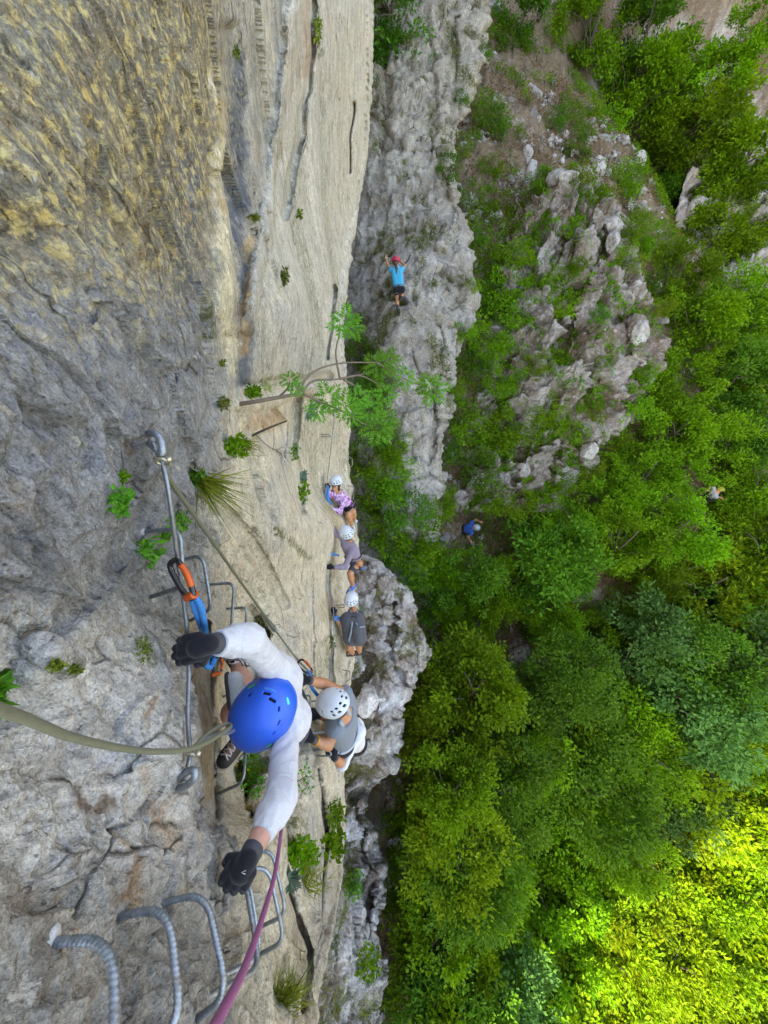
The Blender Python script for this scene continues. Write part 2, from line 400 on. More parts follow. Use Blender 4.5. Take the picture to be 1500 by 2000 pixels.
def lerp(c, k, v): return c + (np.asarray(v, float) - c) * np.clip(k, 0, 1)[:, None]
def col_cliff(px, py, w, h):
    q = np.stack([px, py, 0 * px], -1)
    px = px + 22 * fbm(q / 70, 3) + 7 * noise(q / 13); py = py + 50 * fbm(q / 90 + 9, 3)
    n = len(px); c = np.tile((0.34, 0.325, 0.285), (n, 1)).astype(float); mk = np.zeros((n, 3))
    k = lambda pts, w_, s_=0.9: stroke(px, py, pts, w_, s_)
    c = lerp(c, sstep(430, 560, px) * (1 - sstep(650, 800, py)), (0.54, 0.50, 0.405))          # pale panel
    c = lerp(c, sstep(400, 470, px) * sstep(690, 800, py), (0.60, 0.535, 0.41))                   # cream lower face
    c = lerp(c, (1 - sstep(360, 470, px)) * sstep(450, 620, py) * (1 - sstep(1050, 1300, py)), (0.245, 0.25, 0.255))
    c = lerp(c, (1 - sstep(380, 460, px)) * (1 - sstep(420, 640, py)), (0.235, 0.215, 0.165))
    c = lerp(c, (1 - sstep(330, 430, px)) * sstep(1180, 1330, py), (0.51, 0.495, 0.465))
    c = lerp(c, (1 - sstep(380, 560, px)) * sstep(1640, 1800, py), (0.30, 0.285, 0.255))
    for pts, wd_, v, a in [
        ([(402,150),(418,330),(432,520),(440,720)], 34, (0.66, 0.59, 0.42), .95), ([(424,200),(420,300),(426,420)], 10, (0.50, 0.30, 0.10), .5), ([(392,190),(396,260)], 16, (0.55, 0.42, 0.22), .7),
        ([(452,100),(458,300),(466,480),(476,640),(468,740)], 24, (0.12, 0.135, 0.155), .95), ([(352,300),(366,520),(380,720)], 26, (0.16, 0.165, 0.175), .8),
        ([(500,40),(506,220),(490,420)], 22, (0.27, 0.255, 0.21), .7), ([(545,0),(548,160),(520,330)], 16, (0.22, 0.225, 0.22), .6), ([(520,0),(528,140)], 8, (0.55, 0.5, 0.38), .7),
        ([(492,470),(476,580),(468,690)], 16, (0.40, 0.27, 0.13), .75), ([(655,40),(662,300),(640,560)], 34, (0.47, 0.42, 0.32), .6),
        ([(600,30),(598,150)], 18, (0.42, 0.29, 0.18), .6), ([(560,640),(600,700)], 60, (0.46, 0.46, 0.45), .5),
        ([(490,840),(530,830),(545,810)], 26, (0.46, 0.29, 0.15), .7), ([(596,780),(610,772)], 12, (0.45, 0.25, 0.10), .6), ([(560,880),(520,960),(540,1060)], 40, (0.45, 0.43, 0.40), .5),
        ([(390,1210),(396,1400),(402,1560)], 24, (0.30, 0.215, 0.115), .75), ([(430,1240),(440,1400)], 26, (0.46, 0.37, 0.22), .6),
        ([(265,1330),(290,1340)], 45, (0.44, 0.43, 0.43), .7), ([(60,1480),(140,1440),(200,1500)], 60, (0.46, 0.46, 0.47), .6), ([(330,1280),(345,1340)], 30, (0.46,0.38,0.27), .5),
        ([(278,1395),(262,1422)], 15, (0.30, 0.17, 0.09), .75), ([(130,1560),(170,1590),(190,1570)], 26, (0.16, 0.105, 0.07), .85), ([(190,1620),(220,1700),(215,1790)], 22, (0.27, 0.165, 0.085), .75),
        ([(285,1500),(310,1560),(330,1640)], 26, (0.40, 0.27, 0.16), .5), ([(0,1750),(60,1830),(40,1940)], 50, (0.19, 0.15, 0.11), .6), ([(120,1660),(100,1740)], 50, (0.38, 0.375, 0.37), .5),
        ([(390,1600),(420,1700),(400,1800)], 40, (0.40, 0.37, 0.32), .5), ([(110,1838),(92,1850)], 15, (0.30, 0.19, 0.11), .6), ([(236,1790),(226,1812)], 12, (0.29, 0.18, 0.10), .6), ([(318,1768),(312,1786)], 10, (0.29, 0.18, 0.10), .5), ([(292,860),(286,885)], 9, (0.27, 0.17, 0.1), .5), ([(283,1042),(280,1056)], 8, (0.27, 0.17, 0.1), .5), ([(294,1170),(292,1186)], 9, (0.55, 0.54, 0.52), .6), ([(340,1545),(334,1570)], 9, (0.27, 0.17, 0.1), .5), ([(395,1738)], 16, (0.60, 0.59, 0.58), .8), ([(40,800),(80,1000),(60,1150)], 60, (0.20, 0.205, 0.215), .6),
        ([(560,1240),(580,1400),(600,1560)], 40, (0.46, 0.44, 0.40), .5), ([(655,1100),(668,1300)], 12, (0.33, 0.27, 0.19), .6), ([(600,1600),(640,1750),(610,1900)], 40, (0.44, 0.42, 0.385), .6),
        ([(690,950),(700,1040)], 12, (0.30, 0.25, 0.14), .6), ([(640,1000),(670,1050)], 22, (0.42, 0.32, 0.17), .6), ([(630,1180),(668,1230)], 22, (0.44, 0.34, 0.2), .6), ([(230,260),(250,520)], 60, (0.28, 0.24, 0.15), .4)]:
        c = lerp(c, a * k(pts, wd_), v)
    mk[:, 0] = np.clip((1 - sstep(330, 470, px)) * (1 - sstep(380, 820, py)) * 1.0 + 0.35 * (1 - sstep(430, 560, px)) * (1 - sstep(200, 420, py)) + .3 * k([(700,60),(690,420)], 60), 0, 1)
    for pts, wd_ in [([(392,560),(400,690)],8), ([(556,520),(556,560)],7), ([(497,425),(500,432)],9), ([(582,420),(584,470)],7), ([(620,70),(624,110)],8), ([(540,1030),(600,1080)],12), ([(525,1090),(540,1110)],10), ([(270,1260),(290,1290)],14), ([(105,1290),(150,1310)],14), ([(500,1240),(520,1290)],16), ([(560,1640),(600,1690)],24), ([(560,1900),(580,1960)],24), ([(640,1560),(650,1660)],14), ([(470,1500),(490,1600)],20), ([(640,1250),(645,1290)],10)]:
        mk[:, 1] = np.maximum(mk[:, 1], k(pts, wd_) * 0.9)
    mk[:, 1] = np.maximum(mk[:, 1], 0.5 * sstep(0.012, 0.05, -h) * sstep(430, 600, px))
    mk[:, 2] = np.maximum(0.65 * sstep(1700, 1900, py) * sstep(540, 580, px) * k([(570,1760),(590,1900),(580,2000)], 30), 0.25 * sstep(560, 640, px) * sstep(1500, 1700, py))
    return c, mk
CLIFF_SPECS = [(1.9, .08, 2.6, 0), (.8, .05, 2.2, 0), (.50, .040, 2.4, 4), (.19, .016, 2.0, 4), (.21, .012, 2.0, 2), (.105, .015, 1.7, 2), (.052, .0085, 1.5, 1), (.026, .0048, 1.3, 2), (.013, .0022, 1.2, 0), (.16, .011, 7.0, 1), (.085, .016, 2.2, 3), (.045, .010, 1.6, 3), (.24, .03, 2.6, 3)]
_pys = np.r_[np.linspace(-560, 0, 60, endpoint=False), np.linspace(0, 2000, 960, endpoint=False), np.linspace(2000, 2380, 50)]
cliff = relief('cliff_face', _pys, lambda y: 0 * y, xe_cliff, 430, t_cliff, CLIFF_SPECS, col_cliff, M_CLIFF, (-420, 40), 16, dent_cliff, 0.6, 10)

# ---- unseen mountain behind and above the face, shaped to shade the gorge
def slab():
    ys = np.linspace(-6.6, 46, 60); zs = np.linspace(-20, 30, 50)
    V = []
    for z in zs:
        row = [(-14, -6.6, z)] + [(-3.2, y, z) for y in ys] + [(-14, 46, z)]
        V.append(row)
    V = np.array(V, float); n = noise(V.reshape(-1, 3) * 0.35).reshape(V.shape[:2]); n2 = noise(V.reshape(-1, 3) * 0.9 + 5).reshape(V.shape[:2])
    V[:, 1:-1, 0] += 0.6 * n[:, 1:-1] + .25 * n2[:, 1:-1] - 0.5; V[:, :2, 1] += 1.0 * n[:, :2] + .7 * n2[:, :2]
    v = V.reshape(-1, 3); c = np.tile((0.38, 0.36, 0.31), (len(v), 1)); mk = np.zeros((len(v), 3)); mk[:, 1] = .3
    nr, nc = V.shape[:2]; f = grid_faces(nr, nc); top = np.array([[(nr - 1) * nc + j, (nr - 1) * nc + j + 1, (nr - 1) * nc + nc - 1, (nr - 1) * nc] for j in range(1, nc - 2)])
    return tag(mesh_obj('mountain', v, np.vstack([f, top]), M_FAR, None, True, {'tint': c, 'mask': mk}), kind='structure')
slab()

# ---- floor and far slope of the gorge, one sheet
GP = np.array([(870,1000,14.8),(905,1065,15.4),(1100,985,15.8),(1390,1000,17.2),(1300,880,17.5),(1000,820,15.6),(1000,600,16.6),(960,300,18.2),(1000,130,20.5),(1000,0,22),(1250,300,22),(1250,100,25),(1250,640,18.6),(1450,700,20.5),(1450,330,26),(1480,900,19),
 (1180,1180,16.0),(1180,1700,15.0),(1500,1500,17.5),(900,1500,13.8),(900,1900,12.6),(740,1650,11.0),(760,1900,10.6),(1100,2100,13.5),(1500,2000,15.5),(700,800,13),(760,600,15),(650,1300,12),(600,1800,10)], float)
GW = P(GP[:, 0], GP[:, 1], GP[:, 2])
GW = np.vstack([GW, [(-6, 0, -13), (-6, 8, -12.5), (-6, -8, -13.5), (8, -14, -19), (22, -10, -19), (30, 8, -13), (34, 24, -2), (24, 36, 6), (8, 42, 4), (-8, 36, 2), (-8, 20, -6), (44, -2, -12)]])
_zg = RBF(GW[:, :2], GW[:, 2], 2e-2)
def z_ground(x, y):
    x = np.asarray(x, float); y = np.asarray(y, float); z = _zg(x, y)
    return np.clip(z, -24, 22)
def on_ground(px, py):
    """where the line of sight through that pixel meets the ground"""
    d = ray(px, py); t = np.linspace(5, 60, 1200); w = d[None] * t[:, None]
    below = w[:, 2] < z_ground(w[:, 0], w[:, 1]); k = int(np.argmax(below)) if below.any() else len(t) - 1
    return w[k], t[k]
def col_ground(px, py, w, h, front):
    n = len(px); q = w * 0.9
    c = np.tile((0.25, 0.19, 0.135), (n, 1)).astype(float); mk = np.zeros((n, 3)); px = px + 26 * fbm(w * 1.1, 3); py = py + 26 * fbm(w * 1.1 + 7, 3)
    rock = np.zeros(n)
    for pts, wd_, a in [([(1180,160),(1260,110),(1330,60)],60,.9), ([(1330,300),(1420,60)],70,1), ([(1400,420),(1480,240)],60,1), ([(1400,260),(1340,400)],40,.8), ([(1030,340),(1060,360)],26,.9), ([(1100,350),(1170,330)],30,.9), ([(1000,430),(1150,440)],50,.6),
                        ([(1160,1160),(1220,1200)],48,.9), ([(1010,1260),(1060,1290)],28,.8), ([(1060,930),(1150,880)],30,.7), ([(980,200),(1040,260)],40,.35), ([(740,1700),(790,1780)],50,.7), ([(760,1560),(740,1640)],36,.6), ([(1470,200),(1500,420)],60,.9)]:
        rock = np.maximum(rock, a * stroke(px, py, pts, wd_, .9))
    rock = np.where(front, rock, 0.3)
    c = lerp(c, rock * sstep(-.3, .3, noise(w * 2.1) + .5 * noise(w * 5) + rock - .5), (0.44, 0.42, 0.385))
    c = lerp(c, .6 * sstep(.25, .5, noise(w * 3.3 + 4)), (0.42, 0.40, 0.37))
    mk[:, 1] = np.clip(.55 + .9 * fbm(w * .7 + 3, 3) - rock * .7, 0, .85); mk[:, 2] = np.clip(.75 - .9 * rock + .5 * fbm(w * .8, 2), 0, 1)
    return c, mk
def ground():
    xs = np.r_[np.linspace(-10, -2, 12, endpoint=False), np.linspace(-2, 18, 300, endpoint=False), np.linspace(18, 50, 90)]
    ys = np.r_[np.linspace(-20, -6, 24, endpoint=False), np.linspace(-6, 30, 460, endpoint=False), np.linspace(30, 60, 60)]
    X, Y = np.meshgrid(xs, ys); Z = z_ground(X, Y); w = np.stack([X, Y, Z], -1).reshape(-1, 3)
    h = octaves(w, np.full(len(w), .085), [(3.2, .32, 1, 0), (1.5, .24, 1, 2), (.7, .15, 1, 2), (.34, .075, 1, 1), (.2, .04, 1, 2)])
    w[:, 2] += h; w[:, 0] += .35 * octaves(w, np.full(len(w), .085), [(1.1, .3, 1, 2), (.45, .14, 1, 2)])
    px, py, d = project(w); front = (w @ Fv) > 1
    c, mk = col_ground(px, py, w, h, front)
    return tag(mesh_obj('gorge_slope', w, grid_faces(*X.shape), M_GROUND, None, True, {'tint': c, 'mask': mk}), kind='structure')
ground()

# ---- the wall the girl climbs
BT = np.array([(620,0,14.5),(780,0,14.0),(940,0,14.5),(620,300,13.2),(780,300,12.6),(880,300,12.8),(690,560,12.4),(772,560,11.5),(900,480,12.4),(900,650,12.2),(620,700,12.4),(760,760,11.4),(860,800,12.2),(640,950,13),(780,960,12.2),(840,1000,12.6),(700,1120,13.2),(840,1120,13.6),(740,1300,14.4),(760,-300,17),(930,-300,17)], float)
_tb = RBF(BT[:, :2], BT[:, 2], 1e-3)
xe_b = lut([(-300,975),(0,955),(110,945),(170,932),(230,905),(300,888),(330,880),(400,900),(470,920),(560,922),(640,916),(700,890),(760,880),(850,868),(950,862),(1010,856),(1130,850),(1290,840)])
GB = [([(740,20),(760,200),(745,320)],16,.02), ([(835,60),(850,210),(840,300)],14,.018), ([(890,40),(885,200)],10,.02), ([(720,520),(735,600),(730,690)],14,.012), ([(860,640),(852,760),(840,900)],12,.02), ([(800,640),(815,760)],8,.01), ([(780,640),(770,700)],20,-.01), ([(870,300),(905,430)],16,-.02),([(725,230),(790,300),(870,310)],14,.014)]
def dent_b(px, py):
    a = px + 12 * noise(np.stack([px / 50, py / 50, 0 * px], -1)); return sum(dep * stroke(a, py, pts, w, .9) for pts, w, dep in GB)
def col_b(px, py, w, h):
    n = len(px); px = px + 14 * fbm(w * 1.5, 3); py = py + 22 * fbm(w * 1.5 + 5, 3)
    c = np.tile((0.335, 0.315, 0.275), (n, 1)).astype(float); mk = np.zeros((n, 3)); k = lambda pts, w_, s_=.9: stroke(px, py, pts, w_, s_)
    c = lerp(c, .6 * (1 - sstep(250, 420, py)), (0.40, 0.36, 0.28)); c = lerp(c, .5 * k([(860,500),(880,640)], 60), (0.43, 0.415, 0.38)); c = lerp(c, .7 * sstep(.05, .35, noise(w * 1.4 + 21)), (0.25, 0.225, 0.185))
    c = lerp(c, .7 * k([(745,40),(755,260)], 20), (0.27, 0.23, 0.16)); c = lerp(c, .6 * k([(700,520),(720,700)], 30), (0.25, 0.235, 0.215)); c = lerp(c, .6 * sstep(800, 900, py), (0.36, 0.34, 0.30))
    for pts, wd_, a in [([(880,60),(890,140),(920,160)],22,.9), ([(800,90),(815,130)],16,.8), ([(736,280),(738,284)],9,1), ([(870,250),(868,310)],16,.9), ([(895,320),(905,345)],20,.8), ([(840,210),(850,330)],9,.7), ([(820,500),(822,520)],7,.8), ([(806,548),(808,566)],9,.9), ([(855,620),(870,700)],14,.7), ([(850,680),(840,720)],12,.6), ([(700,660),(740,760),(760,880)],40,1), ([(830,540),(850,560)],8,.7), ([(815,770),(835,800)],12,.6), ([(860,360),(880,380)],12,.8)]:
        mk[:, 1] = np.maximum(mk[:, 1], a * k(pts, wd_))
    mk[:, 1] = np.maximum(mk[:, 1], np.maximum(.75 * sstep(.03, .12, -h), .9 * sstep(.12, .4, fbm(w * np.array((1.3, 1.3, .7)) + 40, 3)))); mk[:, 2] = .3 * sstep(0, .3, fbm(w * 1.1 + 70, 3)) + .55 * sstep(.05, .16, -h + .05 * noise(w * 2)); mk[:, 0] = .15 * (1 - sstep(200, 500, py))
    return c, mk
BSPECS = [(2.6, .12, 2.0, 0), (1.3, .15, 2.4, 4), (.6, .09, 2.4, 4), (.28, .06, 1.9, 4), (.4, .05, 3.5, 1), (.13, .026, 1.3, 2), (.075, .014, 1.2, 1)]
relief('rock_buttress', np.linspace(-300, 1290, 600), lambda y: 0 * y + 600, xe_b, 150, _tb, BSPECS, col_b, M_FAR, None, 14, dent_b, 0.5, 14)

# ---- the crag on the far slope
OT = np.array([(940,420,16.4),(1120,380,16.2),(1200,420,16.0),(960,600,15.6),(1150,560,15.2),(1260,620,15.5),(980,800,15.0),(1150,760,14.6),(1250,760,15.2),(900,980,14.4),(1060,930,14.6),(1120,930,14.9),(930,520,16.2),(850,900,14.6)], float)
_to = RBF(OT[:, :2], OT[:, 2], 1e-3)
xl_o = lut([(330,1060),(400,1010),(480,960),(600,930),(750,900),(900,868),(1000,856)])
xe_o = lut([(330,1130),(380,1190),(440,1215),(520,1235),(600,1290),(650,1305),(700,1290),(760,1262),(820,1220),(880,1170),(950,1110),(1000,1080)])
GO = [([(1100,470),(1060,560),(1040,640)],12,.03), ([(1180,470),(1120,580),(1090,700)],12,.035), ([(1210,620),(1160,700),(1140,820)],10,.03), ([(980,600),(1000,700)],12,.025), ([(1000,780),(980,880)],10,.025), ([(1060,700),(1040,840),(1000,940)],10,.03), ([(1140,460),(1150,540)],18,-.03), ([(1240,640),(1235,690)],24,-.03), ([(1110,860),(1090,930)],14,-.03)]
def dent_o(px, py):
    a = px + 14 * noise(np.stack([px / 40, py / 40, 0 * px], -1)); return sum(dep * stroke(a, py, pts, w, .9) for pts, w, dep in GO) + .10 * (1 - sstep(0, 46, px - xl_o(py)))
def col_o(px, py, w, h):
    n = len(px); c = np.tile((0.37, 0.345, 0.31), (n, 1)).astype(float); mk = np.zeros((n, 3)); L = xl_o(py)
    c = lerp(c, .7 * sstep(.0, .35, noise(w * 1.7)), (0.42, 0.405, 0.385)); c = lerp(c, .6 * sstep(.1, .4, noise(w * 1.1 + 8)), (0.25, 0.205, 0.175))
    mk[:, 1] = np.clip(.25 + 1.3 * fbm(w * .9 + 2, 3) + .9 * sstep(.05, .2, -h), 0, .95); mk[:, 2] = np.clip(.5 + 1.1 * fbm(w * .8 + 11, 3) + .7 * sstep(.03, .2, -h) + .6 * (1 - sstep(0, 60, px - L)), 0, 1)
    return c, mk
OSPECS = [(2.2, .22, 1.5, 0), (1.3, .42, 2.0, 4), (.6, .24, 1.9, 4), (.30, .12, 1.6, 4), (.16, .05, 1.3, 1), (.10, .03, 1, 2)]
relief('rock_crag', np.linspace(340, 1000, 300), xl_o, xe_o, 170, _to, OSPECS, col_o, M_FAR, None, 14, dent_o, 0.5, 16)

# ---- the ledge at the foot of the face
LT = np.array([(640,1080,9.6),(720,1100,9.6),(790,1180,9.5),(830,1270,9.6),(640,1300,9.3),(720,1300,8.9),(800,1330,9.3),(640,1500,9.0),(720,1450,8.7),(770,1480,9.2),(640,1600,8.8),(700,1600,9.0),(740,1700,9.2),(640,1750,7.6),(720,1850,8.2),(600,2000,6.4),(760,1950,8.4),(640,2200,6.2),(740,2200,7.5)], float)
_tl = RBF(LT[:, :2], LT[:, 2], 1e-3)
xe_l = lut([(1086,712),(1110,760),(1150,795),(1200,815),(1250,835),(1300,836),(1350,800),(1400,782),(1450,778),(1500,762),(1540,728),(1580,712),(1640,736),(1700,748),(1760,752),(1820,738),(1900,752),(2000,742),(2300,720)])
GL = [([(690,1400),(720,1300),(700,1200)],10,.02), ([(770,1180),(760,1260),(790,1340)],12,.02), ([(680,1480),(740,1420),(775,1400)],10,.02), ([(690,1560),(740,1520),(770,1490)],14,.05), ([(700,1580),(715,1700),(708,1850)],10,.035), ([(735,1640),(720,1800)],10,.03), ([(720,1350),(710,1390)],16,-.02)]
def dent_l(px, py):
    a = px + 12 * noise(np.stack([px / 40, py / 40, 0 * px], -1)); return sum(dep * stroke(a, py, pts, w, .9) for pts, w, dep in GL)
def col_l(px, py, w, h):
    n = len(px); px = px + 10 * fbm(w * 2, 3); py = py + 16 * fbm(w * 2 + 5, 3); c = np.tile((0.46, 0.455, 0.445), (n, 1)).astype(float); mk = np.zeros((n, 3)); k = lambda pts, w_, s_=.9: stroke(px, py, pts, w_, s_)
    c = lerp(c, .7 * sstep(0, .3, noise(w * 2.3)), (0.55, 0.545, 0.54)); c = lerp(c, .8 * k([(720,1345),(708,1395)], 18), (0.68, 0.67, 0.66)); c = lerp(c, .5 * k([(720,1500),(740,1480)], 40), (0.42, 0.40, 0.37))
    c = lerp(c, .6 * sstep(.1, .4, noise(w * 1.3 + 3)), (0.36, 0.31, 0.265))
    mk[:, 1] = np.clip(.30 + 1.6 * fbm(w * 1.2 + 2, 3) + .8 * sstep(.02, .1, -h) + .8 * k([(695,1300),(692,1400)], 16), 0, .95); mk[:, 2] = np.clip(.42 + 1.3 * fbm(w * 1.1 + 9, 3) + .5 * sstep(.02, .1, -h) + .5 * k([(720,1260),(760,1300),(800,1290)], 30), 0, 1)
    return c, mk
LSPECS = [(1.6, .10, 1, 0), (.8, .15, 1, 4), (.36, .075, 1, 4), (.17, .035, 1, 4), (.09, .016, 1, 1), (.05, .008, 1, 2)]
relief('rock_ledge', np.linspace(1086, 2300, 460), lambda y: 0 * y + 585, xe_l, 150, _tl, LSPECS, col_l, M_FAR, None, 14, dent_l, 0.5, 14)

# ---- the pale cliff across the gorge, top right
FT = np.array([(1330,0,27),(1500,0,26),(1640,0,25),(1360,250,25),(1500,250,24),(1640,250,23),(1320,480,23),(1480,480,22.5),(1640,480,22),(1480,-200,30),(1560,620,22)], float)
_tf = RBF(FT[:, :2], FT[:, 2], 1e-3)
GF = [([(1425,0),(1410,120),(1400,220)],10,.02), ([(1440,230),(1385,330),(1340,420)],12,.02), ([(1500,160),(1460,300),(1400,420)],12,.02), ([(1520,330),(1450,470)],12,.02)]
def dent_f(px, py): return sum(dep * stroke(px + 8 * noise(np.stack([px / 40, py / 40, 0 * px], -1)), py, pts, w, .9) for pts, w, dep in GF)
relief('far_cliff', np.linspace(-200, 640, 240), lut([(-200,1300),(0,1345),(60,1350),(200,1375),(300,1350),(420,1320),(520,1330),(640,1400)]), lambda y: 0 * y + 1660, 110, _tf, OSPECS, lambda px, py, w, h: (np.tile((.42, .40, .37), (len(px), 1)), np.stack([0 * px, np.clip(.1 + fbm(w * .8, 3) + .6 * sstep(.05, .2, -h), 0, .9), .3 * sstep(.05, .2, -h)], -1)), M_FAR, None, 10, dent_f, .4, 14)

# ---- where a line of sight first meets the rock, for everything that is fixed to it
from mathutils.bvhtree import BVHTree
_bv = []
for _n in ('cliff_face', 'rock_buttress', 'rock_crag', 'rock_ledge', 'gorge_slope', 'far_cliff'):
    _me = bpy.data.objects[_n].data; _c = np.empty(len(_me.vertices) * 3, np.float32); _me.vertices.foreach_get('co', _c); _f = np.empty(len(_me.loops), np.int32); _me.loops.foreach_get('vertex_index', _f)
    _bv.append(BVHTree.FromPolygons(_c.reshape(-1, 3).tolist(), _f.reshape(-1, 4).tolist()))
def hit_t(px, py, default=9.0):
    d = ray(px, py); L = float(np.linalg.norm(d)); best = None
    for bv in _bv:
        h = bv.ray_cast((0, 0, 0), Vector(d / L))
        if h[3] is not None and (best is None or h[3] < best): best = h[3]
    return default if best is None else best / L
# ================================================================== iron work, ropes
M_STEEL = plain('galvanised_steel', (0.27, 0.31, 0.345), 0.38, 0.75, 0.25, 90, 0.0006, 700)
def rusty(name, col):
    mt = plain(name, col, 0.4, 0.7, 0.3, 70, 0.0006, 700); t = mt.node_tree; b = [n for n in t.nodes if n.type == 'BSDF_PRINCIPLED'][0]; tc = N_(t, 'ShaderNodeTexCoord').outputs['Object']; src = b.inputs['Base Color'].links[0].from_socket
    k = ramp(t, [(0.52, 0), (0.66, 0.75)], noise_tex(t, 22, 7, .72, tc)); t.links.new(mix(t, k, src, (0.17, 0.115, 0.075)), b.inputs['Base Color'])
    t.links.new(mth(t, 'SUBTRACT', 0.75, mth(t, 'MULTIPLY', k, .8)), b.inputs['Metallic']); return mt
M_STEEL = rusty('weathered_steel', (0.30, 0.345, 0.38))
M_CABLE = plain('steel_cable', (0.24, 0.265, 0.29), 0.42, 0.7, 0.25, 120)
M_OLIVE = plain('sheathed_cable', (0.17, 0.175, 0.12), 0.55, 0.15, 0.2, 150)
M_BRASS = plain('plated_clamp', (0.52, 0.47, 0.34), 0.35, 0.8, 0.2, 200)
M_PINK = plain('rope_sheath', (0.33, 0.10, 0.24), 0.8, 0, 0.35, 420, 0.0008, 900)
M_BLUEW = plain('blue_webbing', (0.012, 0.20, 0.52), 0.75, 0, 0.25, 300, 0.0006, 900)
M_DKSTEEL = plain('dark_carabiner', (0.06, 0.058, 0.06), 0.25, 0.8, 0.2, 200)
M_ORANGE = plain('orange_gate', (0.62, 0.10, 0.015), 0.4, 0.2, 0.15, 200)
M_BLACKW = plain('black_webbing', (0.016, 0.017, 0.02), 0.8, 0, 0.3, 300, 0.0005, 900)
M_GROUT = plain('anchor_mortar', (0.50, 0.49, 0.47), 0.9, 0, 0.2, 90, 0.004, 120)

def rebar(pitch=0.0075, amp=0.0015):
    return lambda s, a: amp * np.clip(np.sin(a * 2 + s * (2 * math.pi / pitch)) * 2.2 - 0.7, 0, 1)
def strands(pitch=0.05, amp=0.0012, n=6):
    return lambda s, a: amp * (np.abs(np.cos(0.5 * n * (a + s * 2 * math.pi / pitch))) - 0.6)
def rounded(pts, r, nseg=9):
    pts = [np.asarray(p, float) for p in pts]; out = [pts[0]]
    for a, b, c in zip(pts[:-2], pts[1:-1], pts[2:]):
        da, dc = a - b, c - b; ra = min(r, 0.45 * np.linalg.norm(da)); rc = min(r, 0.45 * np.linalg.norm(dc))
        p, q = b + norm(da) * ra, b + norm(dc) * rc
        for s in np.linspace(0, 1, nseg): out.append((1 - s) ** 2 * p + 2 * s * (1 - s) * b + s * s * q)
    out.append(pts[-1]); return np.array(out)
def rung(label, pts, dia=0.0185, near=True, bend=0.05, grout=True):
    t0, t3 = hit_t(*pts[0][:2]), hit_t(*pts[3][:2]); sh = t0 - pts[0][2]
    if abs(sh) > .35 * pts[0][2] or 'held by the left' in label: sh = 0.0; t0 = pts[0][2]
    sh3 = t3 - pts[3][2] if abs(t3 - pts[3][2]) < .35 * pts[3][2] and pts[3][1] < 2000 else sh
    w = [P(pts[0][0], pts[0][1], t0), P(pts[1][0], pts[1][1], pts[1][2] + sh * .7), P(pts[2][0], pts[2][1], pts[2][2] + sh * .4 + sh3 * .3), P(pts[3][0], pts[3][1], pts[3][2] + sh3)]
    dia = dia * min(1.1, float(w[1] @ Fv) / pts[1][2])
    inn = norm(w[0] - w[1]) * 0.06; w = [w[0] + inn] + w[1:3] + [w[3] + norm(w[3] - w[2]) * 0.06]
    path = rounded(w, bend)
    L = np.linalg.norm(np.diff(path, axis=0), axis=1).sum(); n = int(L / (0.0024 if near else 0.02)) + 8
    path = resample(path, n, False)
    mb = MB(); mb.tube(path, dia / 2 - (0.0006 if near else 0), 14 if near else 7, rebar() if near else None)
    root = empty('rung', (w[0] + w[3]) / 2); tag(root, label, 'rung', 'iron rungs set in the rock face')
    bar = mb.build('bar', M_STEEL, root)
    if grout in pts[:0] or label.startswith(('large ribbed','steel rung held','steel rung behind the cable')):
        for e, d in ((w[0], w[1]),):
            c = e + norm(d - e) * 0.058; g = norm(rng.normal(size=(60, 3))); bm = bmesh.new(); bmesh.ops.create_icosphere(bm, subdivisions=2, radius=1)
            v = np.array([x.co for x in bm.verts]); f = [[q.index for q in p_.verts] for p_ in bm.faces]; bm.free()
            v = e + norm(d - e) * 0.052 + v * (0.010, 0.021, 0.021) * (1 + .28 * noise(v * 2.3 + c * 40)[:, None])
            mesh_obj('mortar', v, f, M_GROUT, root)
    return root
